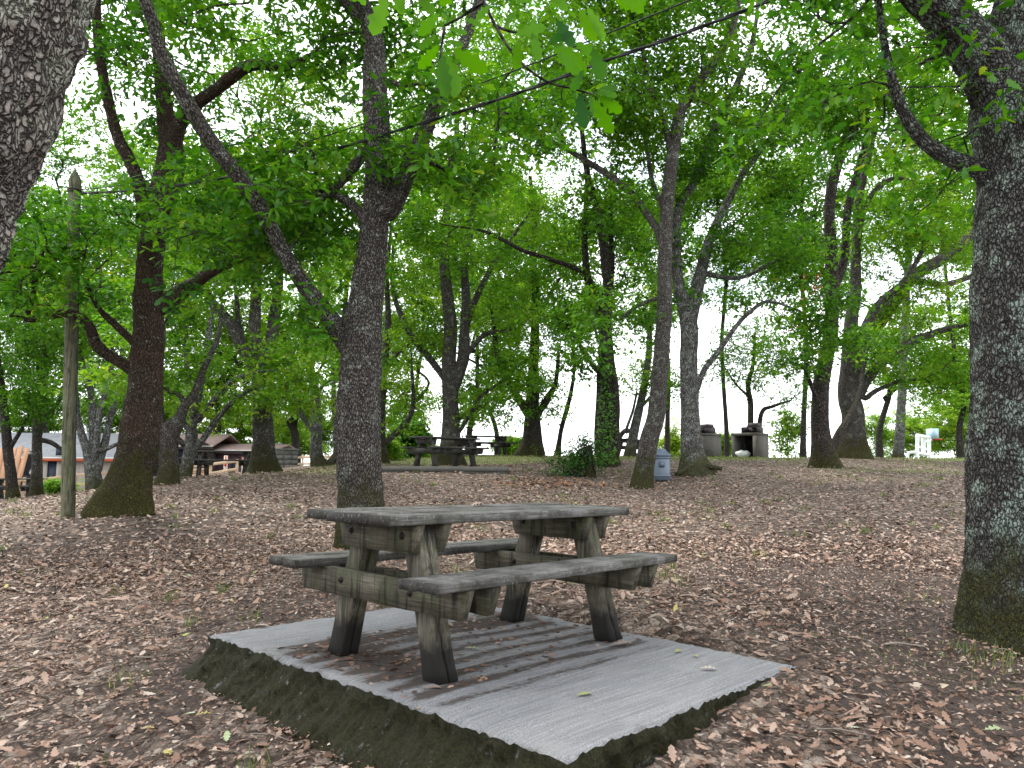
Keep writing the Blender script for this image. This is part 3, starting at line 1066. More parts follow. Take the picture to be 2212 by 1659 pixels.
# ---------------------------------------------------------------- the trees of the photograph
# a limb is a list of (picture x, picture y, width in the picture[, depth offset in metres]); a blob of crown is (x, y, rx, ry[, density[, depth offset]])
def define_trees():
    oak = 'oak trees growing over the picnic ground'
    # left oak
    tree('oak_tree', 'thick mossy oak with red brown bark beside the wooden pole', 11,
         [[(268, 1105, 108), (276, 1070, 96), (288, 1020, 80), (302, 940, 82), (312, 850, 76), (318, 760, 66), (320, 660, 62), (322, 580, 56), (335, 490, 58), (358, 400, 60), (368, 335, 60),
           (356, 230, 36), (345, 110, 30), (340, -60, 24), (345, -260, 16)],
          [(368, 345, 40), (390, 268, 34), (430, 218, 28), (480, 185, 26), (545, 140, 26), (620, 145, 18), (690, 110, 12)],
          [(318, 470, 32), (300, 395, 30), (283, 350, 28), (253, 293, 26), (233, 217, 24), (213, 100, 22), (207, -20, 20), (200, -150, 14)],
          [(335, 668, 44), (377, 640, 38), (410, 618, 30), (450, 590, 26, -.4), (540, 550, 26, -.9), (600, 538, 18, -1.2)],
          [(290, 800, 30), (267, 786, 24), (233, 766, 24), (207, 743, 24), (187, 700, 22), (143, 676, 20), (67, 690, 17), (57, 685, 14), (67, 660, 12), (80, 600, 10)],
          [(300, 755, 18), (287, 738, 18), (243, 696, 15), (213, 665, 12), (190, 620, 8)]],
         [(330, 130, 210, 190, .85, -.3, 1.5), (440, 460, 180, 100, .95, -.5, 1.1), (180, 100, 130, 140, .6, 1.4, 1.2), (100, 590, 110, 70, 1.0, 1.5, .9), (560, 330, 120, 130, .6, -.8), (470, 560, 130, 60, 1.1, -1.0, .8),
          (250, 470, 110, 110, .7, -.9), (60, 480, 90, 60, .6, 1.4, .8), (300, -200, 400, 190, .45, 0, 2.6), (620, 80, 140, 110, .6, .4)],
         bark='bark_brown', leaf='leaf_near', tone=.42, near=True, group=oak, size=.12, shoots=17, per=6, seed=1, flare=.75, lump=.09)
    # centre oak with the long slanting limb
    tree('oak_tree', 'grey lichened oak rising behind the near picnic table with a long slanting limb', 8.7,
         [[(782, 1183, 106), (780, 1090, 98), (777, 980, 92), (775, 900, 92), (780, 750, 88), (797, 600, 70), (808, 500, 64), (815, 400, 62), (816, 300, 60), (811, 200, 54), (808, 100, 48), (795, 40, 40),
           (770, -40, 34), (760, -200, 26), (765, -420, 14)],
          [(756, 752, 46), (715, 690, 40), (662, 620, 36, -.2), (610, 540, 34, -.4), (570, 460, 33, -.6), (520, 385, 34, -.8), (465, 320, 35, -1.0), (420, 250, 34, -1.2), (385, 190, 32, -1.4), (345, 110, 30, -1.5),
           (330, 50, 28, -1.6), (305, -20, 26, -1.7), (270, -160, 18, -1.9)],
          [(838, 455, 52), (862, 410, 46), (885, 360, 40), (912, 300, 36), (936, 240, 33), (955, 190, 28), (990, 120, 24), (1015, 57, 22), (1030, 10, 20), (1050, -120, 14)],
          [(792, 480, 26), (760, 443, 22), (720, 420, 17), (690, 412, 13)],
          [(790, 330, 26), (765, 358, 24), (738, 393, 20), (700, 425, 16), (655, 440, 12)],
          [(812, 172, 14), (870, 183, 12), (912, 181, 10), (955, 205, 7)],
          [(780, 40, 26), (740, 0, 22), (690, -60, 16)],
          [(800, 330, 12), (850, 318, 10), (900, 322, 8), (940, 340, 6)]],
         [(890, 335, 80, 60, .55, -.3, .5), (640, 60, 150, 80, .55, .2, 1.2), (450, 350, 110, 80, .4, .2, .5), (640, 500, 100, 60, .35, .5, .5), (400, 40, 120, 80, .5, -.3, .7),
          (1010, 20, 150, 70, .5, .8, 1.2), (800, -230, 420, 150, .5, 0, 2.6), (700, 700, 40, 40, .4), (860, 60, 90, 60, .5, .4, .8), (700, 150, 90, 80, .45, .8, .8)],
         bark='bark_grey', leaf='leaf_near', tone=.5, near=True, group=oak, size=.12, shoots=16, per=6, seed=2, flare=.25, lump=.06)
    # right foreground oak
    tree('oak_tree', 'massive lichen covered oak trunk forking high at the right edge', 5.0,
         [[(2215, 1392, 250), (2212, 1340, 232), (2203, 1200, 204), (2200, 1000, 190), (2203, 800, 186), (2204, 600, 180), (2208, 400, 180), (2204, 250, 200), (2205, 150, 170), (2215, 60, 150), (2235, -60, 140), (2250, -300, 110), (2240, -600, 70)],
          [(2165, 215, 120), (2120, 135, 112), (2070, 70, 100), (2010, 12, 92), (1955, -45, 86), (1860, -150, 76), (1740, -330, 50)],
          [(2150, 395, 50), (2118, 368, 44), (2060, 343, 38), (2012, 318, 34), (1980, 285, 30), (1954, 245, 26), (1934, 195, 23), (1920, 140, 19), (1905, 60, 16), (1895, -30, 13), (1880, -150, 9)],
          [(2120, 120, 10), (2060, 112, 9), (2010, 128, 8), (1985, 140, 6)]],
         [(2010, 60, 110, 110, .55, .2, .7), (1960, 210, 80, 110, .8, .3, .6), (1780, 40, 150, 90, .55, .4, .7), (2060, 260, 60, 90, .8, .7, .5), (2050, -250, 500, 200, .5, 0, 1.6), (2000, 430, 60, 50, .5, .6, .4)],
         bark='bark_lichen', leaf='leaf_near', tone=.5, near=True, group=oak, size=.10, shoots=10, per=6, dens=2.2, seed=3, flare=.30, lump=.05)
    # leaning foreground trunk, top left, with the twig of big leaves overhead
    tree('leaning_oak', 'close leaning trunk with flaky pale bark at the top left corner', 1.7,
         [[(-560, 2420, 470), (-420, 1400, 440), (-215, 520, 400), (-95, 200, 392), (-5, -60, 384), (120, -420, 330), (330, -900, 220, .3), (560, -1500, 120, .6)],
          [(140, -460, 120), (420, -560, 90, .5), (760, -420, 60, .9), (900, -260, 34, 1.1), (960, -120, 22, 1.2), (1010, -60, 15, 1.2)],
          [(330, -900, 120, .3), (-100, -1500, 90, .2), (-500, -2000, 40, -.5)]],
         [(500, -1300, 500, 260, .6, .8, 1.2), (-500, -1300, 500, 300, .5, -.4, 1.2)],
         bark='bark_flaky', leaf='leaf_near', tone=.5, near=True, group=None, size=.12, shoots=8, per=6, seed=4, flare=.2, lump=.03)
    # slender curved oak by the bin
    tree('oak_tree', 'slender curved oak leaning right in front of the blue bin', 16.5,
         [[(1384, 1052, 46), (1392, 1010, 42), (1404, 945, 40), (1418, 900, 38), (1424, 820, 36), (1434, 690, 33), (1436, 553, 31), (1442, 433, 30), (1454, 333, 28), (1468, 250, 27), (1474, 317 - 85, 25), (1500, 190, 22), (1545, 130, 20), (1575, 80, 17), (1595, 10, 14), (1610, -120, 9)],
          [(1430, 530, 18), (1417, 493, 17), (1371, 427, 16), (1321, 383, 15), (1271, 350, 13), (1221, 320, 11), (1154, 287, 9), (1111, 260, 7)],
          [(1450, 333, 14), (1430, 250, 12), (1400, 170, 10), (1380, 60, 7)],
          [(1434, 640, 9), (1380, 660, 8), (1340, 690, 6)]],
         [(1300, 230, 190, 120, .6, 0, 2), (1480, 80, 170, 110, .6, 0, 2), (1180, 330, 130, 70, .5), (1380, -80, 340, 120, .5, 0, 2.5), (1350, 430, 90, 60, .4), (1230,110,200,120,.55,0,2.2),(1400,180,150,110,.5,0,2),(1560,240,110,90,.45),(1120,240,120,80,.45)],
         bark='bark_grey', leaf='leaf_mid', tone=.42, group=oak, seed=5, flare=.4)
    # oak with roots right of the bin
    tree('oak_tree', 'pale trunked oak with spreading mossy roots right of the blue bin', 19,
         [[(1501, 1020, 62), (1494, 985, 46), (1490, 900, 40), (1488, 800, 38), (1487, 700, 38), (1470, 630, 26), (1460, 560, 24), (1466, 450, 20), (1500, 390, 19), (1547, 268, 18), (1590, 185, 15), (1620, 110, 12), (1634, 40, 9), (1640, -80, 6)],
          [(1490, 700, 30), (1503, 640, 28), (1516, 580, 26), (1540, 500, 20), (1570, 440, 17), (1610, 370, 14), (1674, 283, 10), (1720, 200, 7)],
          [(1503, 845, 15), (1511, 825, 13), (1521, 800, 12), (1551, 760, 11), (1591, 703, 10), (1624, 670, 9), (1660, 650, 7), (1720, 670, 5)],
          [(1462, 560, 15), (1440, 470, 13), (1412, 400, 11), (1395, 300, 8)],
          [(1516, 590, 12), (1600, 600, 9), (1680, 560, 7)],
          [(1505, 1006, 16), (1530, 1008, 12, -.25), (1560, 1013, 8, -.4)],
          [(1494, 1008, 14), (1476, 1016, 10, -.3), (1460, 1024, 7, -.5)]],
         [(1580, 330, 150, 120, .55, 0, 2), (1620, 520, 130, 90, .6, 0, 2), (1540, 150, 150, 100, .6), (1480, 500, 70, 90, .6), (1560, 620, 110, 50, .6), (1660, 620, 90, 40, .5), (1580, -70, 260, 120, .5, 0, 2.4), (1680,170,170,120,.5,0,2.2),(1700,420,110,90,.5,0,2),(1470,380,90,80,.4),(1750,-40,160,100,.5)],
         bark='bark_pale', leaf='leaf_mid', tone=.35, group=oak, seed=6, flare=.9)
    # dark two-stemmed oak on the right
    tree('oak_tree', 'dark oak with a second stem slanting right at its foot', 21.5,
         [[(1783, 1010, 56), (1775, 945, 40), (1770, 880, 36), (1780, 793, 34), (1794, 720, 30), (1799, 620, 28), (1796, 553, 26), (1792, 450, 24), (1805, 370, 23), (1830, 300, 21), (1866, 240, 19), (1894, 187, 17), (1911, 117, 14), (1904, 40, 11), (1890, -80, 7)],
          [(1790, 985, 20), (1802, 960, 18), (1816, 930, 16), (1838, 895, 13, .6), (1856, 850, 10, 1.1), (1870, 780, 7, 1.6)],
          [(1796, 640, 16), (1815, 590, 18), (1824, 550, 18), (1832, 450, 17), (1855, 360, 15), (1872, 290, 12), (1868, 200, 9)],
          [(1774, 905, 14), (1760, 850, 10), (1740, 800, 7)]],
         [(1850, 220, 140, 120, .6, 0, 2), (1760, 330, 120, 80, .45), (1830, 480, 70, 70, .6), (1880, -60, 200, 120, .5, 0, 2), (1720, 700, 80, 60, .5), (1770, 130, 120, 80, .6), (1780,250,120,100,.5,0,2),(1960,150,130,110,.5,0,2),(1720,520,70,70,.5)],
         bark='bark_dark', leaf='leaf_mid', tone=.42, group=oak, seed=7, flare=.7)
    # many-limbed oak on the right
    tree('oak_tree', 'broad oak with several mossy limbs fanning right at the grassy crest', 24.5,
         [[(1846, 988, 62), (1846, 960, 50), (1842, 900, 46), (1834, 850, 46), (1832, 800, 34), (1838, 700, 28), (1848, 620, 24), (1850, 520, 20), (1858, 420, 17), (1880, 320, 13), (1900, 220, 9)],
          [(1845, 850, 36), (1852, 800, 32), (1868, 740, 30), (1918, 670, 28), (1974, 596, 26), (2054, 545, 24), (2120, 488, 20), (2180, 440, 16)],
          [(1840, 830, 26), (1846, 770, 22), (1874, 696, 20), (1907, 648, 17), (1960, 600, 12), (1990, 540, 9)],
          [(1856, 850, 26), (1872, 820, 22), (1901, 786, 20), (1958, 743, 17), (2024, 716, 14), (2090, 700, 10)],
          [(1960, 610, 15), (2041, 614, 13), (2104, 596, 11), (2150, 590, 8)],
          [(1870, 860, 13), (1890, 845, 10), (1940, 825, 8), (1990, 820, 5)],
          [(1850, 560, 14), (1862, 470, 13), (1888, 415, 12), (1930, 385, 10), (1980, 395, 7)]],
         [(1960, 480, 150, 100, .6, 0, 2), (2020, 640, 110, 80, .7, 0, 2), (1990, 800, 130, 60, .75, 0, 1.6), (1900, 560, 100, 80, .5), (2080, 380, 110, 80, .6), (1940, 330, 130, 70, .5), (1910, 690, 50, 60, .5),
          (2040, 220, 140, 100, .6, 0, 2), (1960, 60, 200, 120, .5, 1.5, 2), (2080,120,120,110,.5,1,2),(1900,440,90,70,.5),(2100,250,100,90,.5)],
         bark='bark_grey', leaf='leaf_mid', tone=.6, group=oak, seed=8, flare=.8)
    # ivy-clad pair
    tree('oak_tree', 'twin stemmed oak wrapped in ivy behind the ivy covered stump', 20.5,
         [[(1316, 1004, 46), (1308, 965, 40), (1304, 900, 34), (1301, 820, 26), (1304, 720, 22), (1290, 653, 20), (1270, 603, 17), (1262, 500, 13), (1268, 400, 10), (1255, 280, 7)],
          [(1322, 985, 34), (1325, 920, 28), (1324, 853, 26), (1317, 786, 24), (1311, 703, 22), (1314, 640, 20), (1306, 553, 20), (1290, 450, 17), (1271, 383, 14), (1258, 290, 10), (1250, 180, 6)],
          [(1300, 640, 12), (1254, 587, 11), (1187, 560, 10), (1121, 537, 9), (1071, 510, 8), (1037, 497, 7), (987, 490, 5)],
          [(1314, 640, 13), (1322, 553, 13), (1318, 460, 11), (1330, 380, 8)],
          [(1300, 810, 11), (1280, 790, 10), (1252, 745, 9), (1225, 700, 7)]],
         [(1290, 480, 120, 100, .6, 0, 2), (1230, 620, 100, 60, .7), (1330, 330, 90, 80, .5), (1350, 590, 70, 60, .6), (1260, 760, 60, 50, .7), (1120, 480, 110, 60, .5), (1200, 200, 130, 80, .5), (1180,120,150,90,.4),(1380,700,70,60,.55),(1310,180,120,90,.45)],
         bark='bark_dark', leaf='leaf_mid', tone=.4, group=oak, seed=9, flare=.35)
    # oak behind table 2
    tree('oak_tree', 'forked oak with a knot hole standing behind the second picnic table', 24,
         [[(972, 1008, 60), (973, 960, 44), (974, 890, 36), (970, 803, 33), (973, 720, 30), (968, 653, 27), (960, 586, 24), (960, 520, 21), (967, 433, 18), (982, 330, 14), (990, 220, 9)],
          [(980, 838, 26), (1000, 775, 27), (1003, 710, 22), (1006, 640, 20), (1003, 560, 18), (1020, 467, 16), (1028, 383, 13), (1020, 300, 10), (1030, 200, 7)],
          [(966, 830, 16), (957, 813, 15), (930, 776, 15), (904, 746, 14), (877, 703, 13), (854, 650, 11), (847, 600, 9), (850, 520, 6)],
          [(1003, 735, 15), (1012, 690, 14), (1032, 636, 14), (1057, 586, 12), (1085, 545, 10), (1130, 480, 6)],
          [(1000, 775, 12), (1020, 752, 11), (1047, 723, 10), (1100, 713, 7)],
          [(982, 915, 9), (1000, 900, 8), (1040, 878, 6)],
          [(985, 940, 10), (1010, 905, 8), (1035, 860, 7), (1090, 820, 5)]],
         [(900, 430, 140, 110, .6, 0, 2), (1040, 560, 110, 110, .6, 0, 2), (880, 600, 80, 80, .6), (1060, 710, 60, 40, .7), (1090, 830, 70, 70, .5, .6), (1000, 260, 150, 90, .5), (900, 230, 120, 90, .5), (1010, 880, 35, 40, .7), (920, 700, 60, 50, .5), (980,130,190,110,.5,0,2.3),(1080,400,110,90,.55),(840,330,110,90,.5),(950,500,80,60,.5)],
         bark='bark_grey', leaf='leaf_mid', tone=.58, group=oak, seed=10, flare=.5)
    # twin trunk on the crest
    tree('oak_tree', 'dark twin trunked oak on the crest with a bright gap between its feet', 28,
         [[(1137, 985, 44), (1144, 950, 32), (1150, 880, 30), (1152, 800, 24), (1156, 720, 20), (1157, 640, 18), (1152, 560, 16), (1155, 480, 12), (1145, 380, 8)],
          [(1162, 985, 34, .1), (1158, 950, 26, .1), (1154, 890, 24), (1152, 860, 20)],
          [(1140, 895, 18), (1124, 868, 17), (1097, 820, 16), (1077, 770, 14), (1070, 733, 11), (1060, 660, 7)],
          [(1160, 895, 16), (1172, 878, 15), (1187, 853, 13), (1200, 826, 10), (1206, 760, 7)],
          [(1156, 700, 10), (1180, 650, 9), (1210, 600, 7)]],
         [(1140, 600, 130, 110, .6, 0, 2.5), (1070, 700, 70, 60, .6), (1200, 770, 60, 50, .6), (1160, 400, 130, 90, .55), (1180, 880, 40, 25, .5), (1080,520,90,80,.5),(1220,500,90,80,.5)],
         bark='bark_dark', leaf='leaf_mid', tone=.55, group=oak, seed=11, flare=.7)
    tree('young_tree', 'thin wavy dark sapling standing alone against the white sky on the crest', 29,
         [[(1204, 987, 16), (1208, 955, 11), (1214, 920, 10), (1224, 885, 10), (1234, 846, 9), (1240, 800, 7), (1238, 740, 5)]],
         [(1240, 740, 60, 50, .7), (1250, 640, 70, 60, .5)], bark='bark_dark', leaf='leaf_mid', tone=.5, seed=12, flare=.5, cat='tree')
    tree('oak_tree', 'pale leaning forked tree beside the picnic table on the crest', 29,
         [[(1362, 986, 26), (1366, 955, 22), (1372, 920, 20), (1387, 853, 17), (1401, 770, 14), (1404, 700, 11), (1412, 600, 7)],
          [(1368, 935, 11), (1350, 930, 10, .3), (1335, 950, 11, .6)],
          [(1380, 885, 8), (1398, 865, 7), (1415, 845, 6)],
          [(1352, 932, 7), (1366, 890, 6), (1376, 850, 5)]],
         [(1400, 650, 100, 90, .6, 0, 2.2), (1370, 760, 60, 40, .5), (1430, 520, 90, 70, .5)], bark='bark_pale', leaf='leaf_mid', tone=.55, seed=13, group=oak, flare=.3)
    # left middle distance
    tree('oak_tree', 'forked grey oak at the right end of the long picnic table on the left', 20,
         [[(570, 1022, 64), (568, 985, 48), (567, 886, 41), (566, 810, 40), (560, 765, 26), (550, 703, 24), (553, 620, 23), (557, 553, 20), (560, 470, 16), (565, 380, 12), (560, 280, 7)],
          [(558, 810, 32), (545, 785, 30), (527, 753, 27), (500, 703, 24), (467, 663, 21), (445, 630, 17), (430, 570, 11), (420, 500, 7)],
          [(574, 795, 28), (580, 770, 27), (590, 703, 26), (597, 650, 22), (604, 600, 17), (615, 520, 12), (640, 440, 7)],
          [(527, 750, 13), (515, 700, 12), (510, 640, 9), (505, 580, 6)],
          [(557, 650, 12), (540, 600, 10), (520, 550, 7)]],
         [(500, 470, 140, 110, .55, 0, 2), (620, 420, 120, 110, .55, 0, 2), (430, 600, 90, 60, .6), (580, 290, 160, 90, .5), (640, 560, 60, 60, .5), (570, 640, 40, 40, .4), (600,170,180,110,.5,0,2.2),(430,380,120,100,.5,0,2),(700,300,110,90,.5),(680,480,80,80,.5)],
         bark='bark_grey', leaf='leaf_mid', tone=.6, group=oak, seed=14, flare=.6)
    tree('oak_tree', 'short crooked lichened oak just right of the thick mossy trunk', 16.5,
         [[(362, 1044, 46), (366, 1010, 38), (363, 960, 42), (365, 935, 44), (390, 900, 24), (400, 875, 20), (420, 850, 18), (440, 795, 14), (470, 730, 10), (480, 660, 7)],
          [(352, 935, 20), (346, 900, 18), (343, 860, 16), (346, 790, 12), (352, 700, 8)],
          [(385, 950, 14), (392, 955, 12), (398, 965, 8)],
          [(400, 878, 12), (390, 855, 10), (365, 845, 8), (350, 830, 5)]],
         [(430, 720, 90, 70, .5, 0, 1.4), (360, 760, 50, 60, .5), (470, 640, 70, 50, .4)], bark='bark_grey', leaf='leaf_mid', tone=.6, group=oak, seed=15, flare=.4)
    tree('oak_tree', 'slim tree with arching branches behind the long picnic table on the left', 19,
         [[(398, 1032, 30), (408, 985, 26), (413, 930, 22), (427, 853, 19), (447, 753, 15), (453, 700, 11), (470, 610, 7)],
          [(424, 910, 15), (433, 898, 15), (467, 860, 14), (500, 826, 12), (547, 806, 9), (600, 800, 5)],
          [(412, 980, 14), (433, 958, 13), (467, 908, 12), (510, 860, 10), (547, 840, 8), (600, 838, 5)],
          [(410, 930, 13), (395, 910, 11), (385, 880, 8)]],
         [(480, 760, 90, 60, .5, 0, 1.6), (560, 840, 70, 40, .5), (440, 640, 80, 60, .45)], bark='bark_pale', leaf='leaf_mid', tone=.68, group=oak, seed=16, flare=.4)
    tree('oak_tree', 'many stemmed bushy oak in front of the grey shed roof', 22,
         [[(204, 1062, 34), (200, 1020, 30), (188, 975, 18), (178, 945, 16), (167, 905, 14), (163, 850, 12), (155, 780, 8), (150, 700, 5)],
          [(200, 1010, 22), (202, 960, 18), (200, 920, 16), (197, 853, 15), (177, 786, 12), (170, 736, 8)],
          [(206, 1020, 24), (220, 975, 18), (228, 945, 15), (240, 893, 14), (257, 836, 13), (265, 760, 9), (262, 690, 6)],
          [(204, 990, 16), (212, 920, 14), (222, 870, 12), (240, 800, 9), (245, 720, 6)],
          [(222, 972, 10), (240, 965, 9), (262, 955, 6)]],
         [(150, 700, 90, 80, .55, 0, 1.8), (240, 700, 60, 70, .5), (200, 600, 100, 60, .5), (130, 830, 60, 40, .4), (250, 590, 80, 60, .5), (160,470,120,90,.5,0,2),(60,560,100,90,.5)], bark='bark_pale', leaf='leaf_mid', tone=.5, group=oak, seed=17, flare=.4)
    tree('oak_tree', 'slender mossy tree standing at the end of the table by the rail fence', 25,
         [[(77, 1075, 26), (80, 1010, 21), (80, 953, 19), (84, 886, 17), (92, 820, 13), (96, 740, 9), (100, 640, 6)],
          [(84, 940, 12), (100, 900, 11), (125, 870, 8), (140, 820, 5)],
          [(82, 950, 11), (110, 955, 10), (140, 975, 7)]],
         [(80, 700, 110, 90, .6, 0, 2), (60, 850, 80, 60, .55), (120, 590, 90, 60, .5), (60,430,130,110,.5,0,2),(190,330,130,100,.45,0,2)], bark='bark_grey', leaf='leaf_mid', tone=.42, group=oak, seed=18, flare=.4)
    tree('oak_tree', 'dark thin trunk at the left edge beside the orange boards', 24,
         [[(28, 1077, 26), (22, 1010, 21), (16, 960, 19), (10, 900, 17), (2, 830, 14), (-10, 740, 10), (-15, 640, 6)],
          [(18, 975, 10), (40, 940, 8), (60, 900, 5)]],
         [(20, 720, 110, 100, .6, 0, 2), (-60, 600, 120, 90, .5), (30, 850, 80, 50, .5)], bark='bark_dark', leaf='leaf_mid', tone=.38, group=oak, seed=19, flare=.4)
    tree('oak_tree', 'slim upright lichened oak between the forked oak and the grey centre oak', 26,
         [[(694, 1008, 36), (684, 985, 26), (684, 920, 24), (680, 853, 20), (670, 786, 17), (660, 703, 15), (653, 643, 13), (650, 550, 9), (660, 450, 6)],
          [(690, 1003, 22), (710, 1003, 20), (725, 985, 17), (727, 950, 14), (722, 880, 12), (718, 780, 8)],
          [(680, 935, 12), (672, 925, 11), (650, 893, 10), (640, 863, 9), (623, 820, 6)],
          [(682, 860, 10), (700, 830, 8), (730, 815, 5)]],
         [(660, 620, 110, 90, .55, 0, 2), (700, 780, 70, 60, .5), (620, 800, 60, 50, .5), (690, 450, 100, 80, .5)], bark='bark_pale', leaf='leaf_mid', tone=.68, group=oak, seed=20, flare=.5)
    tree('oak_tree', 'mossy limbed tree partly hidden behind the grey centre oak', 25,
         [[(825, 1000, 34), (820, 950, 26), (822, 880, 22), (828, 800, 18), (838, 700, 14), (836, 600, 10), (845, 480, 6)],
          [(826, 960, 14), (850, 940, 13), (880, 908, 12), (893, 870, 9), (890, 800, 6)],
          [(824, 830, 12), (845, 780, 10), (880, 745, 7), (920, 720, 4)]],
         [(860, 800, 60, 60, .6, 0, 2), (840, 600, 80, 80, .5), (880, 900, 50, 40, .6)], bark='bark_grey', leaf='leaf_mid', tone=.65, group=oak, seed=21, flare=.3)
    tree('oak_tree', 'small round crowned tree directly behind the right hand barbecue', 37,
         [[(1621, 985, 20), (1621, 930, 13), (1621, 870, 12), (1616, 830, 10), (1628, 780, 8), (1630, 720, 5)],
          [(1638, 985, 13), (1641, 917, 10), (1648, 886, 9), (1668, 878, 7), (1710, 865, 4)],
          [(1620, 860, 6), (1590, 830, 5), (1570, 800, 3)]],
         [(1630, 790, 110, 70, .75, 0, 2.4), (1600, 720, 90, 50, .6), (1690, 740, 80, 50, .6), (1680, 870, 60, 30, .7), (1560, 800, 50, 40, .5)],
         bark='bark_dark', leaf='leaf_mid', tone=.4, group=oak, seed=22, flare=.3)
    tree('oak_tree', 'distant grey trunk glimpsed high between the right hand limbs', 33,
         [[(1940, 1000, 24), (1946, 900, 19), (1952, 760, 17), (1960, 600, 15), (1968, 480, 13), (1972, 380, 9), (1985, 280, 6)],
          [(1962, 600, 8), (1940, 540, 7), (1925, 470, 4)]],
         [(1990, 480, 120, 90, .45, 0, 2.4), (1930, 400, 100, 80, .45), (2060, 560, 90, 70, .5), (2040, 860, 80, 40, .4)], bark='bark_pale', leaf='leaf_far', tone=.45, group=oak, seed=23, flare=.3)
    # trees beyond the crest and round the cabins
    bgp = 'trees beyond the crest'
    far = [  # label, px, py(base), d, width, crown (x,y,rx,ry), leaf, tone
        ('broad light green tree behind the dark gabled cabin', 470, 1000, 50, 20, [(470, 830, 120, 90), (420, 700, 120, 80), (540, 720, 90, 90)], 'leaf_far', .55),
        ('tree with bright foliage low behind the pale rail fence', 640, 1000, 52, 18, [(640, 880, 100, 70), (600, 760, 110, 80), (690, 700, 90, 90)], 'leaf_far', .6),
        ('light green tree seen between the centre oak and the second table', 870, 1000, 46, 14, [(880, 870, 70, 60), (860, 720, 100, 90), (910, 590, 110, 90)], 'leaf_far', .6),
        ('dense dark tree above the shed roof at far left', 90, 1000, 54, 20, [(80, 780, 130, 100), (40, 620, 140, 90), (150, 520, 150, 100)], 'leaf_far', .15),
        ('dark green tree behind the thick mossy trunk', 270, 1000, 52, 18, [(280, 800, 110, 100), (240, 650, 130, 90), (340, 520, 120, 90)], 'leaf_far', .2),
        ('leafy tree rising far off left of the slanting limb', 420, 1000, 46, 14, [(400, 560, 140, 110), (520, 420, 140, 100), (330, 380, 120, 100)], 'leaf_far', .3),
        ('tree with thin drooping boughs behind the table on the crest', 1010, 990, 40, 14, [(1020, 860, 70, 60), (1040, 700, 100, 90), (980, 560, 110, 90), (1010, 420, 130, 90)], 'leaf_far', .45),
        ('slender leaning tree right of the forked oak on the crest', 1075, 990, 44, 11, [(1090, 800, 60, 60), (1110, 640, 90, 80), (1080, 470, 110, 80)], 'leaf_far', .4),
        ('airy tree far behind the ivy wrapped oak', 1290, 985, 42, 10, [(1280, 680, 80, 60), (1230, 530, 90, 80), (1340, 470, 90, 80)], 'leaf_far', .3),
        ('airy high crowned tree far behind the blue bin', 1440, 985, 46, 12, [(1440, 620, 90, 70), (1400, 480, 100, 80), (1520, 420, 100, 70)], 'leaf_far', .3),
        ('high crowned tree far behind the left hand barbecue', 1570, 985, 48, 11, [(1590, 560, 110, 70), (1650, 440, 120, 80), (1540, 330, 120, 80)], 'leaf_far', .35),
        ('tall tree far behind the dark two stemmed oak', 1735, 985, 42, 13, [(1720, 560, 90, 80), (1700, 420, 110, 80), (1790, 560, 60, 70), (1740, 250, 130, 90)], 'leaf_far', .3),
        ('light green tree behind the many limbed oak', 1900, 985, 46, 14, [(1920, 760, 90, 70), (2020, 800, 90, 60), (2090, 700, 80, 70)], 'leaf_far', .5),
        ('tall light green tree left of the massive right trunk', 2075, 985, 44, 14, [(2080, 820, 90, 80), (2090, 500, 100, 90), (2030, 330, 120, 100)], 'leaf_far', .45),
        ('far tree whose crown fills the gap over the second table', 740, 1000, 48, 14, [(730, 560, 100, 90), (760, 830, 40, 80), (880, 330, 130, 100), (700, 350, 110, 90)], 'leaf_far', .4)]
    for k, (lab, px, py, d, w, cr, lf, tone) in enumerate(far):
        r = random.Random(50 + k)
        top = cr[-1]
        mid = cr[0]
        lean = r.uniform(-14, 14)
        jj = lambda: r.uniform(-11, 11)
        trunk = [(px, py, w * 1.2), (px + lean * .3 + jj() * .4, py - 60, w * .9), (px + lean + jj(), (py - 60 + mid[1]) / 2, w * .75), (px + lean * 1.5 + jj(), mid[1] + 20, w * .65),
                 ((px + top[0]) / 2 + lean + jj(), (mid[1] + top[1]) / 2, w * .45), (top[0], top[1], w * .25)]
        limbs = [trunk]
        for bx, by, rx, ry in cr[:-1]:
            limbs.append([(px + lean * .8, by + 60, w * .5), ((px + bx) / 2, by + 25, w * .4), (bx, by - 10, w * .28)])
        limbs.append([(px + lean, mid[1] + 10, w * .5), (px + lean + r.choice((-1, 1)) * 40, mid[1] - 50, w * .4), (px + r.choice((-1, 1)) * 70, mid[1] - 120, w * .25)])
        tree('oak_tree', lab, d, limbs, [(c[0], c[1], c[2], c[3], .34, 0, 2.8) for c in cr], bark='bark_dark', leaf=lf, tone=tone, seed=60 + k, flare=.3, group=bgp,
             size=.18, shoots=42, per=6, spread=.8)


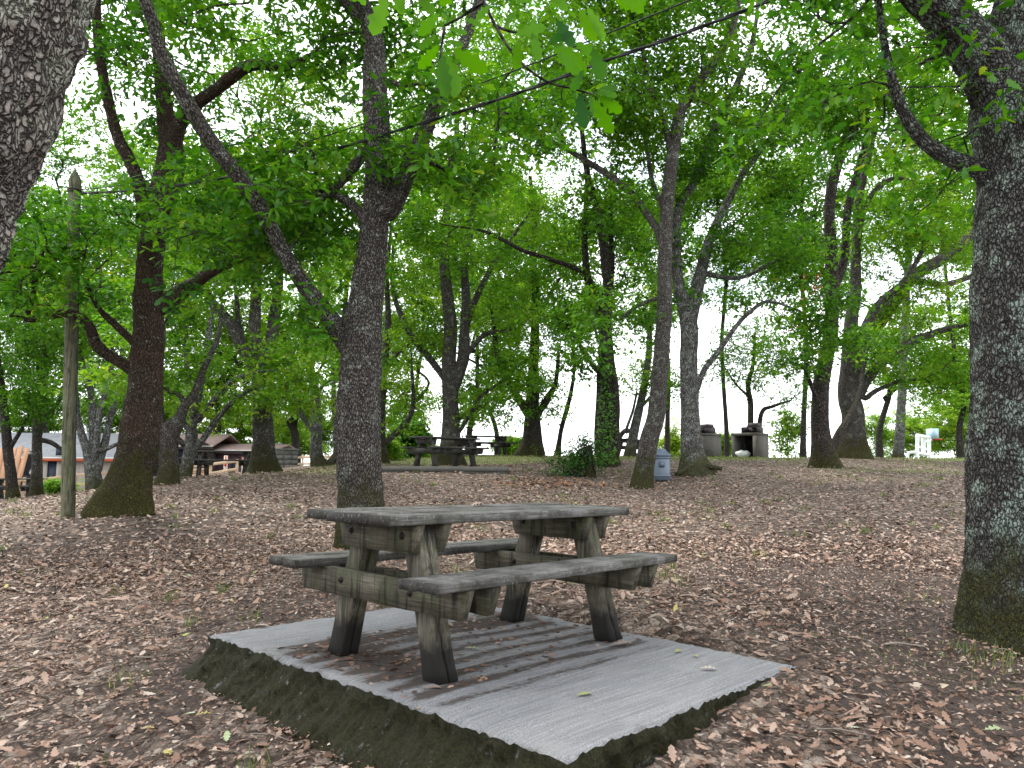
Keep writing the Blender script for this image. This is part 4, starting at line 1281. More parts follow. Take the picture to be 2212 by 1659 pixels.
def build_shrubs(M):
    data = [('bright yellow green bush below the crest right of the goal frame', 2060, 925, 62, 85, 75, 'leaf_bright', .6),
            ('bright yellow green bush below the crest behind the goal frame', 1960, 945, 66, 75, 60, 'leaf_bright', .5),
            ('pale sunlit bush at the crest left of the goal frame', 1890, 940, 64, 55, 58, 'leaf_bright', .45),
            ('tall sunlit bush beside the massive right trunk', 2105, 890, 64, 60, 95, 'leaf_bright', .4),
            ('yellowing bush beyond the crest right of the bin', 1450, 960, 60, 26, 42, 'leaf_bright', .75),
            ('green bush between the two barbecues', 1564, 965, 56, 14, 26, 'leaf_bright', .3),
            ('pale grey green bush right of the far crest table', 1098, 965, 55, 34, 22, 'leaf_bright', .25),
            ('soft green bush at the foot of the centre oak', 838, 975, 27, 22, 34, 'leaf_mid', .75),
            ('dark leafy bush behind the left end of the second table', 888, 945, 31, 22, 28, 'leaf_mid', .25),
            ('bright bush seen under the crest tables', 905, 975, 50, 40, 22, 'leaf_bright', .3),
            ('low sunlit bush behind the pale rail fence', 640, 960, 58, 60, 26, 'leaf_bright', .3),
            ('leafy bush behind the dark stone barbecue', 610, 920, 56, 60, 40, 'leaf_far', .6),
            ('small leafy weed bush left of the pole by the rail fence', 128, 1052, 27, 26, 12, 'leaf_mid', .6),
            ('leafy thicket behind the grey shed at far left', 60, 900, 62, 110, 60, 'leaf_far', .5),
            ('leafy thicket behind the shed and the many stemmed oak', 230, 890, 62, 90, 70, 'leaf_far', .55),
            ('light green thicket behind the dark gabled cabin', 400, 900, 62, 90, 60, 'leaf_bright', .3),
            ('light green thicket behind the low tiled cabin', 530, 915, 62, 90, 70, 'leaf_bright', .35),
            ('light green thicket left of the centre oak beyond the fence', 690, 930, 62, 80, 70, 'leaf_bright', .3),
            ('sunlit thicket right of the centre oak beyond the crest', 850, 925, 62, 70, 60, 'leaf_bright', .35),
            ('thin pale shrub right of the right hand barbecue', 1700, 930, 44, 40, 50, 'leaf_far', .7)]
    for k, (lab, px, py, d, rx, ry, lf, tone) in enumerate(data):
        rng = np.random.default_rng(300 + k)
        c = P(px, py, d)
        gz = min(tz(c[0], c[1]), c[2] - ry / F * d * .8)
        base = np.array([c[0], c[1], gz])
        root = empty('shrub', lab, 'shrub', base, 'shrubs around the picnic ground')
        sx, sz = rx / F * d, ry / F * d
        sy = max(sx * .6, .4)
        thin = 'thin' in lab
        n = int(max(10, 4.19 * sx * sy * sz * (1.0 if thin else 2.6)))
        n = max(min(n, 420), 60)
        q = rng.normal(0, 1, (n, 3))
        q /= np.linalg.norm(q, axis=1)[:, None]
        q *= rng.uniform(0, 1, (n, 1)) ** .4
        q *= (1 + .25 * np.sin(3 * np.arctan2(q[:, 2], q[:, 0]) + k))[:, None]
        att = c + q * np.array([sx, sy, sz])
        nodes = [base + [0, 0, .1], (base * .5 + c * .5)]
        tb = grow(rng, nodes, [-1, 0], [.06, .05], att, .5)
        tm, cm = MB(), MB()
        tm.tube([base - [0, 0, .3], base + [0, 0, .1], base * .5 + c * .5], [.05 + .01 * sx, .045, .03], 8)
        for p, r in tb:
            V, fs, bk = tube(p, np.maximum(r, .01), 4)
            tm.add(V, fs, 0, bk=bk)
        R = .42 if d > 30 else .2
        (V, fs, lv), sh = spray(rng, att, R, 10 if thin else 22, 6, .17 if d > 30 else .09, 'quad', tone)
        cm.add(V, fs, 0, lv=lv)
        tm.build('stems', M['bark_dark'], root, offset=base)
        cm.build('foliage', M[lf], root, offset=base)


def build_ivy_and_twig(M):
    rng = np.random.default_rng(77)
    # ivy stump
    b = ground_at(1276, 18.3)
    root = empty('ivy_stump', 'broken dark stump overgrown with ivy and weeds left of the bin', 'tree stump', b)
    mb = MB()
    p, r = resample([b - [0, 0, .2], b + [0, 0, .1], b + [-.05, 0, .45], b + [-.12, 0, .72]], .06, [.17, .13, .12, .13])
    V, fs, bk = tube(p, r, 24)
    V += (vnoise(V * 9, 2)[:, None] - .5) * .07 * np.array([1, 1, .6])
    mb.add(V, fs, 0, bk=bk)
    mb.f.append(([tuple(range(len(V) - 24, len(V)))], 0, 0))
    mb.build('stump', M['bark_dark'], root, offset=b, smooth_shade=True)
    n = 130
    q = rng.normal(0, 1, (n, 3)) * np.array([.28, .2, .18])
    att = b + np.array([-.15, 0, .35]) + q + np.array([1, 0, 0]) * np.where(rng.uniform(0, 1, n) < .35, -.35, 0)[:, None]
    att[:, 2] = np.maximum(att[:, 2], b[2] + .05)
    top = b + np.array([-.12, 0, .75]) + rng.normal(0, 1, (40, 3)) * np.array([.14, .12, .14])
    att = np.concatenate([att, top])
    (V, fs, lv), sh = spray(rng, att, .12, 4, 5, .07, 'six', .35)
    cm = MB()
    cm.add(V, fs, 0, lv=lv)
    tb = grow(rng, [b, b + [0, 0, .4]], [-1, 0], [.03, .03], att, .2)
    for p, r in tb:
        V, fs, bk = tube(p, np.minimum(r, .006), 3)
        cm.add(V, fs, 1, bk=bk)
    cm.build('ivy', [M['leaf_ivy'], M['bark_dark']], root, offset=b)
    # ivy on the twin-stemmed trunk belongs to that tree
    host = [o for o in COL.objects if o.get('label', '').startswith('twin stemmed oak wrapped')][0]
    hb = np.array(host.location)
    pos, dirs = [], []
    for k in range(1500):
        t = rng.uniform(0, 1) ** 1.5
        px = 1308 + 6 * t + rng.uniform(-1, 1) * (26 - 13 * t)
        py = 1000 - 210 * t
        pos.append(P(px, py, 20.2 + rng.uniform(-.35, .45)))
    pos = np.array(pos)
    d = rng.normal(0, 1, pos.shape) * [1, 1, .5] + [0, -.4, -.4]
    d /= np.linalg.norm(d, axis=1)[:, None]
    nn = rng.normal(0, .6, pos.shape) + [0, -.8, .6]
    nn -= d * (nn * d).sum(1)[:, None]
    nn /= np.linalg.norm(nn, axis=1)[:, None]
    V, fs, lv = leaf_cloud(pos, d, nn, rng.uniform(.05, .10, len(pos)), 'six', np.clip(rng.normal(.7, .2, len(pos)), 0, 1))
    cm = MB()
    cm.add(V, fs, 0, lv=lv)
    cm.build('ivy', M['leaf_ivy'], host, offset=hb)
    # a few rusty leaves in the crown of the two-stemmed oak
    host = [o for o in COL.objects if o.get('label', '').startswith('dark oak with a second')][0]
    hb = np.array(host.location)
    att = np.array([P(1745 + rng.normal(0, 26), 600 + rng.normal(0, 34), 21.3 + rng.normal(0, .4)) for _ in range(20)])
    (V, fs, lv), sh = spray(rng, att, .12, 3, 4, .10, 'six', .5)
    cm = MB()
    cm.add(V, fs, 0, lv=lv)
    tb = grow(rng, [P(1780, 650, 21.5), P(1795, 600, 21.5)], [-1, 0], [.03, .03], att, .3)
    for p, r in tb:
        V, fs, bk = tube(p, np.minimum(r, .01), 3)
        cm.add(V, fs, 1, bk=bk)
    cm.build('red_spray', [M['leaf_red'], M['bark_dark']], host, offset=hb)
    # the overhanging twig belongs to the leaning oak
    host = [o for o in COL.objects if o.get('name_key') == 'lean' or o.get('label', '').startswith('close leaning trunk')][0]
    hb = np.array(host.location)
    D = 2.75
    tw = MB()
    tws = [[(1010, -60, D + .15), (1045, 5, D), (1070, 55, D - .03), (1100, 105, D - .05), (1140, 148, D - .05), (1185, 178, D), (1230, 190, D + .05), (1280, 203, D + .1)],
           [(1070, 55, D - .03), (1095, 66, D), (1130, 73, D + .05)],
           [(1045, 5, D), (990, 40, D + .1), (960, 55, D + .15)],
           [(960, 60, D + .12), (955, 90, D + .1), (950, 130, D + .05)],
           [(780, -40, D + .3), (820, -15, D + .2), (850, -5, D + .2)],
           [(1160, -50, D + .1), (1200, -20, D), (1240, -5, D - .1)],
           [(1010, -60, D + .15), (900, -70, D + .2), (780, -40, D + .3)], [(1010, -60, D + .15), (1100, -75, D + .1), (1160, -50, D + .1), (1300, -40, D + .1)]]
    for w in tws:
        p, r = resample([P(*q) for q in w], .03, [.007 - .004 * k / len(w) for k in range(len(w))])
        V, fs, bk = tube(p, np.maximum(r, .0022), 6)
        tw.add(V, fs, 0, bk=bk)
    tw.build('twig', M['bark_dark'], host, offset=hb, smooth_shade=True)
    # leaf: tail x,y -> tip x,y, tone, tilt of the blade toward the viewer
    lf = [(835, -10, 806, 72, .75, .2), (850, -25, 870, 30, .7, .5), (900, -20, 850, 5, .6, .6), (905, -5, 935, 25, .7, .3), (950, 30, 905, 75, .55, .2), (965, 62, 1010, 70, .6, .7), (945, 75, 905, 105, .55, .8),
          (950, 95, 905, 150, .55, .2), (955, 112, 960, 210, .45, .1), (960, 110, 985, 205, .62, .1), (975, 105, 1050, 155, .66, .3), (965, 90, 1000, 95, .7, .8), (1000, 40, 1040, 52, .65, .7), (1060, 10, 1030, 40, .7, .5),
          (1090, 60, 1110, 22, .6, .5), (1110, 75, 1180, 55, .7, .7), (1120, 85, 1115, 150, .6, .2), (1150, 70, 1165, 130, .6, .1), (1225, 55, 1190, 95, .08, .0), (1200, 40, 1240, 98, .10, .0), (1160, 92, 1150, 40, .5, .6),
          (1190, 90, 1265, 160, .58, .2), (1250, 15, 1285, 88, .72, .1), (1265, 10, 1310, 85, .75, .1), (1320, -15, 1360, 20, .65, .4), (1340, -10, 1390, 25, .7, .5), (1180, -25, 1225, 20, .7, .5), (1090, -30, 1060, 5, .7, .6),
          (1240, 90, 1300, 130, .5, .3), (1280, 100, 1300, 170, .35, .15), (1262, 150, 1235, 195, .3, .2), (1285, 200, 1335, 205, .45, .6), (1290, 205, 1345, 245, .5, .3), (1280, 210, 1320, 290, .55, .1), (1275, 205, 1290, 250, .4, .3),
          (1250, 200, 1262, 275, .08, .0), (1295, 190, 1335, 190, .4, .8), (1000, -30, 950, 10, .7, .4), (760, -30, 790, 10, .65, .5), (740, -20, 770, 2, .6, .6), (1400, -20, 1380, 20, .6, .4), (1110, 5, 1150, -5, .6, .7), (1205, 110, 1250, 160, .5, .3)]
    pos, dirs, nrm, sz, lv = [], [], [], [], []
    for x0, y0, x1, y1, tone, tilt in lf:
        dd = D + rng.normal(0, .08)
        a, b_ = P(x0, y0, dd), P(x1, y1, dd + rng.normal(0, .02))
        v = b_ - a
        L = np.linalg.norm(v)
        v /= L
        toward = -a + np.array([0, 0, EZ])
        toward /= np.linalg.norm(toward)
        nn = toward * (1 - .45 * tilt) + np.array([rng.normal(0, .3), rng.normal(0, .2), .5 * tilt])
        nn -= v * (nn @ v)
        nn /= np.linalg.norm(nn)
        pos.append(a)
        dirs.append(v)
        nrm.append(nn)
        sz.append(L)
        lv.append(tone)
    lc = MB()
    V, fs, l_ = leaf_cloud(np.array(pos), np.array(dirs), np.array(nrm), np.array(sz), 'lobed', np.array(lv))
    lc.add(V, fs, 0, lv=l_)
    lc.build('leaves', M['leaf_close'], host, offset=hb, smooth_shade=True)

# ---------------------------------------------------------------- furniture


def make_table(M, label, loc, rot, group='timber picnic tables with fixed benches', hero=False, mats=None):
    root = empty('picnic_table', label, 'picnic table', loc, group)
    if isinstance(rot, (int, float)):
        root.rotation_euler = (0, 0, rot)
    else:
        root.rotation_euler = rot.to_euler()
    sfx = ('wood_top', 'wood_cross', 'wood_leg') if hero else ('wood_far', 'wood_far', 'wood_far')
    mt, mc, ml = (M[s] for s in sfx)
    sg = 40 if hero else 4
    # table top: four boards
    mb = MB()
    W, L = .667, 1.873
    for k in range(4):
        v = -W / 2 + (k + .5) * W / 4
        dz = (0, .003, -.003, .002)[k]
        mb.board((-L / 2 + (.004, -.006, .003, 0)[k], v, .748 - .0225 + dz), (L / 2 + (0, .004, -.003, 0)[k], v, .748 - .0225 + dz), W / 4 - .014, .045, sg, .0012 if hero else .001, 3 + k)
    mb.build('tabletop', mt, root)
    for s in (-1, 1):
        mb = MB()
        for k in range(2):
            v = s * (.67 - .26 + (k + .5) * .13)
            mb.board((-.935, v, .489 - .022 + .002 * k), (.935 + .004 * k, v, .489 - .022 + .002 * k), .117, .042, sg, .0012 if hero else .001, 9 + k + s)
        mb.build('seat', mt, root)
    for e in (-1, 1):
        u0 = e * .647
        # two legs, each of two bolted planks
        for s in (-1, 1):
            mb = MB()
            for q in (-1, 1):
                a = np.array([u0 + q * .029, s * .385, -.01])
                b = np.array([u0 + q * .029, s * .185, .70])
                mb.board(a, b, .118, .052, 12 if hero else 3, .003 if hero else .001, 20 + q + s, up=(1, 0, 0))
            mb.build('leg', ml, root)
        # the cross rails, one board each side of the legs, tapered towards the bottom
        for nm, half, z0, z1 in (('seat_rail', .655, .315, .446), ('top_rail', .315, .565, .702)):
            mb = MB()
            for q in (-1, 1):
                uc = u0 + q * .083
                h = z1 - z0
                prof = [(-half, z1), (half, z1), (half - .045, z0), (-half + .045, z0)]
                n = 10 if hero else 1
                V = []
                t_ = .044
                for k in range(n + 1):
                    f = k / n
                    for (z, hw) in ((z0, half - .045), (z1, half)):
                        for du in (-t_ / 2, t_ / 2):
                            v = -hw + 2 * hw * f
                            V.append((uc + du + (random.uniform(-.0015, .0015) if hero else 0), v, z + (random.uniform(-.002, .002) if hero else 0)))
                fs = []
                for k in range(n):
                    o = k * 4
                    # order: 0 bottom-in,1 bottom-out,2 top-in,3 top-out
                    fs += [(o, o + 1, o + 5, o + 4), (o + 2, o + 6, o + 7, o + 3), (o, o + 4, o + 6, o + 2), (o + 1, o + 3, o + 7, o + 5)]
                o = n * 4
                fs += [(0, 2, 3, 1), (o, o + 1, o + 3, o + 2)]
                mb.add(V, fs)
            rail = mb.build(nm, mc, root)
            if hero:
                bz = (z0 + z1) / 2 + .012
                lw = .385 - .2 * (bz / .70)
                for s in (-1, 1):
                    for q in ((-1,) if e < 0 else (-1,)):
                        bb = MB()
                        uc = u0 + q * .083 + q * .022
                        prof = [(.018, .001), (.018, .003), (.013, .0032), (.011, .006), (.011, .014), (.007, .017)]
                        bb.lathe(prof, 14)
                        o = bb.build('bolt', M['bolt'], rail)
                        o.location = (uc, s * lw, bz)
                        o.rotation_euler = (0, math.radians(90) * q, 0)
    return root


def dup_table(src, label, loc, rot):
    r = src.copy()
    COL.objects.link(r)
    r.location = loc
    r.rotation_euler = (0, 0, rot)
    r['label'] = label
    for ch in list(src.children):
        c = ch.copy()
        COL.objects.link(c)
        c.parent = r
        for g in ch.children:
            d = g.copy()
            COL.objects.link(d)
            d.parent = c
    return r


def hero_slab(M):
    """thick concrete pad with a mossy, outward-flaring left flank"""
    u0, u1, v0, v1 = -.954, .922, -1.370, 1.258
    C = Vector((-.156, 4.335, EZ - .979))
    R = np.array(TILT)
    mb = MB()
    nu, nv, ns = 110, 150, 26
    U = np.linspace(u0, u1, nu)
    V_ = np.linspace(v0, v1, nv)
    uu, vv = np.meshgrid(U, V_, indexing='ij')
    q = np.stack([uu.ravel(), vv.ravel(), np.zeros(uu.size)], 1)
    e = np.minimum(np.minimum(uu - u0, u1 - uu), np.minimum(vv - v0, v1 - vv)).ravel()
    chip = vnoise(q * np.array([14, 14, 1]), 4) * .5 + vnoise(q * 40, 5) * .5
    q[:, 2] += (vnoise(q * 3, 1) - .5) * .012 + (vnoise(q * np.array([2, 55, 1]), 2) - .5) * .003 - .024 * np.exp(-e / .012) * np.clip(chip * 1.6 - .3, 0, 1.2)
    # worn grooves and litter under the table
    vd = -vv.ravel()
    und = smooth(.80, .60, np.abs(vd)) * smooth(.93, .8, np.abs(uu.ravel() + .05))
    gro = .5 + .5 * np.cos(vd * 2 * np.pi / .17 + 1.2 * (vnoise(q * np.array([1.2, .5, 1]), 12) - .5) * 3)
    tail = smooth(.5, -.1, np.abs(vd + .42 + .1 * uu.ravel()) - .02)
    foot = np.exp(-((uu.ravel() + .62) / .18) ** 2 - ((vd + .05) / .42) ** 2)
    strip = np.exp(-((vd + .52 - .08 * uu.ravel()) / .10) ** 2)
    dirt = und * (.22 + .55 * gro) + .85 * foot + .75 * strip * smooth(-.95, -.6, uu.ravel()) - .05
    dirt = dirt + .25 * np.exp(-((uu.ravel() - .75) / .2) ** 2 - ((vd + .35) / .3) ** 2)
    edge = .62 * np.exp(-e / .05) * (uu.ravel() < u1 - .12) + .42 * np.exp(-((uu.ravel() + .85) / .12) ** 2 - ((vd + .62) / .16) ** 2)
    mb.add(q, np.stack([(np.arange(nu - 1)[:, None] * nv + np.arange(nv - 1)).ravel() + k for k in (0, nv, nv + 1, 1)], 1), 0,
           dirt=dirt, edge=edge, mossy=np.zeros(len(q)))
    # flanks follow the rim
    rim = ([(i, 0) for i in range(nu)] + [(nu - 1, j) for j in range(1, nv)] + [(i, nv - 1) for i in range(nu - 2, -1, -1)] + [(0, j) for j in range(nv - 2, 0, -1)])
    ids = np.array([i * nv + j for i, j in rim])
    base = q[ids]
    out = np.zeros((len(ids), 2))
    for k, (i, j) in enumerate(rim):
        if i == 0:
            out[k, 0] -= 1
        if i == nu - 1:
            out[k, 0] += 1
        if j == 0:
            out[k, 1] -= 1
        if j == nv - 1:
            out[k, 1] += 1
    out /= np.linalg.norm(out, axis=1)[:, None]
    # widths of the skirt: the flank towards the viewer's left (u = u0) flares
    rows = []
    depth = .55
    for r in range(ns + 1):
        f = r / ns
        z = -depth * f
        fl = np.where(out[:, 0] < -.5, .17 * smooth(.05, .5, f) + .10 * f, .015 * f)
        fl = fl * np.where(out[:, 0] < -.5, .75 + .5 * smooth(1.2, -1.3, base[:, 1]), 1)
        p = base + 0
        p[:, :2] += out * fl[:, None]
        p[:, 2] = base[:, 2] + z
        nz = (vnoise(p * 9 + 3, 7) - .5) * .05 + (vnoise(p * 24, 8) - .5) * .050 + (vnoise(p * 60, 9) - .5) * .034
        p[:, :2] += out * (nz * min(1, r / 2.0))[:, None]
        rows.append(p)
    n = len(ids)
    Vs = np.concatenate(rows)
    k = np.arange(n)
    kk = (k + 1) % n
    fs = np.concatenate([np.stack([r * n + k, (r + 1) * n + k, (r + 1) * n + kk, r * n + kk], 1) for r in range(ns)])
    mossy = np.concatenate([np.full(n, .75 - .35 * r / ns) for r in range(ns + 1)])
    mb.add(Vs, fs, 0, dirt=np.zeros(len(Vs)), edge=np.zeros(len(Vs)), mossy=mossy)
    o = mb.build('concrete_slab', M['slab'], smooth_shade=False)
    o.location = C
    o.rotation_euler = TILT.to_euler()
    tag(o, 'thick grey concrete slab with mossy sides under the near picnic table', 'slab', 'concrete slabs under picnic tables')

    def world(u, v, z=0.0):
        return np.array(C) + R @ np.array([u, v, z])
    return world


def flat_slab(M, label, c, size, rot, thick=.12, deep=.5, group='concrete slabs under picnic tables', mat='slab_far'):
    mb = MB()
    x, y = size[0] / 2, size[1] / 2
    n = 24
    # slightly wavy lip over a rough base
    for (a, b, z0, z1, seed) in ((x, y, -thick, 0, 1), (x - .03, y - .03, -deep, -thick - .004, 2)):
        V, fs = [], []
        per = [(-a + 2 * a * k / n, -b) for k in range(n)] + [(a, -b + 2 * b * k / n) for k in range(n)] + [(a - 2 * a * k / n, b) for k in range(n)] + [(-a, b - 2 * b * k / n) for k in range(n)]
        m = len(per)
        for z in (z0, z1):
            for k, (px, py) in enumerate(per):
                w = random.uniform(-.008, .008)
                V.append((px + w, py + w, z + random.uniform(-.006, .006)))
        for k in range(m):
            fs.append((k, (k + 1) % m, m + (k + 1) % m, m + k))
        fs.append(tuple(range(m, 2 * m)))
        fs.append(tuple(range(m - 1, -1, -1)))
        mb.add(V, fs)
    o = mb.build('concrete_slab', M[mat])
    o.location = c
    o.rotation_euler = (0, 0, rot)
    tag(o, label, 'slab', group)
    return o


def build_tables(M):
    hero = make_table(M, 'near weathered grey picnic table standing on the thick mossy slab', (-.156, 4.335, EZ - .979), TILT, hero=True)
    # second table and the rest share one plainer set of meshes
    def at(px, d, py_feet):
        q = P(px, py_feet, d)
        return q
    q2 = at(962, 20, 1007)
    flat_slab(M, 'long concrete slab with a rough earthy front under the second picnic table', at(960, 19.7, 1010) * [1, 1, 0] + [0, 0, q2[2] - .01], (3.3, 2.7), .0, .11, .8)
    t2 = make_table(M, 'second dark picnic table on its slab in front of the forked oak', q2, math.radians(45))
    q3 = at(1050, 30, 983)
    dup_table(t2, 'dark picnic table on the crest just right of the second table', q3, math.radians(30))
    flat_slab(M, 'thin slab on the crest below the table right of the forked oak', (q3[0], q3[1], q3[2] - .01), (3.4, 2.4), math.radians(3), .1, .9)
    q4 = at(872, 38, 999)
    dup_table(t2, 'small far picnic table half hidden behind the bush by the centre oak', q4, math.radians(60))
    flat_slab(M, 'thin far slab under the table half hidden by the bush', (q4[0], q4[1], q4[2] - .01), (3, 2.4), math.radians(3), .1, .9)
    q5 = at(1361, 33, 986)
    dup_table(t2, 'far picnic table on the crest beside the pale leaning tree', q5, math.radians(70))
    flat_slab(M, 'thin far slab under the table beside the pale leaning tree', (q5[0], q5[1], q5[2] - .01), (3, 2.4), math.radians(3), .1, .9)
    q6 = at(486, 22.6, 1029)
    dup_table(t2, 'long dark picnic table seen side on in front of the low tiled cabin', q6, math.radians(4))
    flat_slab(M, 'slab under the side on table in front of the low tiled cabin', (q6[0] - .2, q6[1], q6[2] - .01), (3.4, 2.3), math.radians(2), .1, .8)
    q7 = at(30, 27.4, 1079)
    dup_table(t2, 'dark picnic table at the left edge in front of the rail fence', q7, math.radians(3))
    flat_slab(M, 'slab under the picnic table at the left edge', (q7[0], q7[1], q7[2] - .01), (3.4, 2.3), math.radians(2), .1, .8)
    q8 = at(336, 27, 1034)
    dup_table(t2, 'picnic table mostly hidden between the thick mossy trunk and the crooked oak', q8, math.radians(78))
    flat_slab(M, 'slab under the picnic table mostly hidden by the crooked oak', (q8[0], q8[1], q8[2] - .01), (3.0, 2.3), math.radians(2), .1, .8)
    return hero


def build_bin(M):
    q = P(1426, 1042, 18.2)
    root = empty('litter_bin', 'blue grey metal litter bin with domed lid behind the slender curved oak', 'litter bin', q)
    R = .245
    mb = MB()
    mb.lathe([(R - .012, .05), (R, .055), (R, .17), (R, .60), (R - .01, .61)], 40)
    body = mb.build('body', M['bin'], root, True)
    for z in (.155, .575):
        b = MB()
        b.lathe([(R + .002, z - .022), (R + .016, z - .016), (R + .02, z), (R + .016, z + .016), (R + .002, z + .022)], 40)
        b.build('band', M['bin'], root, True)
    b = MB()
    b.lathe([(R + .014, .615), (R + .022, .625), (R + .022, .65), (R, .66), (R - .06, .715), (R - .10, .765), (R - .11, .785), (R - .12, .79)], 40)
    b.build('lid', M['bin'], root, True)
    b = MB()
    b.box((0, -R - .002, .42), (.12, .02, .13))
    p = b.build('plate', M['bin_dark'], root)
    b = MB()
    b.box((0, -R - .016, .42), (.09, .012, .095))
    b.build('plate_face', M['bin'], p)
    b = MB()
    b.lathe([(.06, -.05), (.06, .05)], 16)
    b.build('foot', M['bin_dark'], root)


def build_bbqs(M):
    def bbq(label, px, d, py, phi):
        q = P(px, py, d)
        root = empty('barbecue', label, 'barbecue', q, 'concrete barbecues')
        root.rotation_euler = (0, 0, math.radians(phi))
        w, dp, h, t = 1.06, 1.0, .86, .13
        mb = MB()
        n = 1
        mb.box((-w / 2 + t / 2, 0, h / 2 - .2), (t, dp, h + .4 - .004))
        mb.box((w / 2 - t / 2 - .03, 0, h / 2 - .2), (t + .06, dp, h + .4 - .004))
        mb.box((0, dp / 2 - .05, h / 2 - .2), (w - 2 * t - .05, .1, h + .4 - .01))
        mb.box((0, .0, h + .03), (w + .02, dp + .02, .10))
        mb.build('block', M['concrete'], root)
        s = MB()
        s.box((-.015, dp / 2 - .12, h / 2), (w - 2 * t - .07, .02, h - .02))
        s.box((-.015, 0, .012), (w - 2 * t - .07, dp - .24, .02))
        s.build('firebox', M['soot'], root)
        g = MB()
        g.box((-.24, .05, h + .20), (.02, .55, .24))
        g.box((.40, .05, h + .20), (.02, .55, .24))
        g.box((.08, .31, h + .20), (.62, .02, .24))
        g.box((.08, .05, h + .09), (.62, .5, .02))
        g.box((.08, -.21, h + .30), (.66, .02, .04))
        gr = g.build('grill_box', M['iron'], root)
        hd = MB()
        hd.box((.13, .12, h + .40), (.36, .34, .16), taper=(1.15, 1.2))
        hd.box((-.10, .12, h + .34), (.16, .04, .05))
        hd.build('hood', M['iron'], gr)
        return root, q
    r1, q1 = bbq('concrete barbecue with a white bag in its sooty opening on the crest', 1621, 30, 988, -42)
    r2, q2 = bbq('concrete barbecue half hidden behind the pale trunk with mossy roots', 1519, 31.5, 987, -58)
    flat_slab(M, 'long thin concrete pad below the two barbecues', (float((q1[0] + q2[0]) / 2 - .5), float((q1[1] + q2[1]) / 2 + .1), float(q1[2]) - .012), (5.4, 2.6), math.radians(-3), .10, .8, group=None, mat='slab_far')
    # bag in the opening
    rng = np.random.default_rng(5)
    Rm = np.array(Matrix.Rotation(math.radians(-42), 3, 'Z'))
    b = q1 + Rm @ np.array([-.13, -.40, .12])
    a = np.linspace(0, 2 * np.pi, 28, endpoint=False)
    V = []
    for k, ph in enumerate(np.linspace(-1.2, 1.5, 12)):
        for t in a:
            V.append((.27 * math.cos(ph) * math.cos(t), .2 * math.cos(ph) * math.sin(t), .15 * math.sin(ph)))
    V = np.array(V)
    V *= (1 + .45 * (vnoise(V * 14, 2) - .5) + .3 * (vnoise(V * 40, 3) - .5))[:, None]
    fs = [(r * 28 + k, r * 28 + (k + 1) % 28, (r + 1) * 28 + (k + 1) % 28, (r + 1) * 28 + k) for r in range(11) for k in range(28)]
    fs += [tuple(range(27, -1, -1)), tuple(range(11 * 28, 12 * 28))]
    mb = MB()
    mb.add(V, fs)
    o = mb.build('plastic_bag', M['bag'])
    o.location = b
    tag(o, 'crumpled white plastic bag stuffed in the right hand barbecue', 'bag')
    # bottle by the other one
    Rm = np.array(Matrix.Rotation(math.radians(-58), 3, 'Z'))
    b = q2 + Rm @ np.array([.30, -.62, .0])
    root = empty('bottle', 'small clear bottle standing on the pad by the half hidden barbecue', 'bottle', b)
    mb = MB()
    mb.lathe([(.045, 0), (.05, .01), (.05, .2), (.02, .27), (.018, .32)], 20)
    mb.build('body', M['glass'], root, True)
    mb = MB()
    mb.lathe([(.052, .06), (.052, .15)], 20)
    mb.build('paper_band', M['bag'], root)
    # dark block-built barbecue on the left
    q = P(611, 1016, 32)
    root = empty('barbecue', 'dark mossy block barbecue left of the pale rail fence', 'barbecue', q, 'concrete barbecues')
    root.rotation_euler = (0, 0, math.radians(38))
    mb = MB()
    n = 0
    for z in range(4):
        for k in range(3):
            for f in (-1, 1):
                j = random.uniform(-.008, .008)
                mb.box((-.31 + .31 * k, f * .36 + j, .11 + .205 * z), (.296, .17, .195))
        for f in (-1, 1):
            j = random.uniform(-.008, .008)
            mb.box((f * .38 + j, 0, .11 + .205 * z), (.155, .53, .195))
    mb.box((0, 0, -.2), (.98, .95, .4))
    mb.build('block', M['stone_dark'], root)
    mb = MB()
    mb.box((0, 0, .86), (1.0, .95, .07))
    mb.build('cap_slab', M['stone_dark'], root)


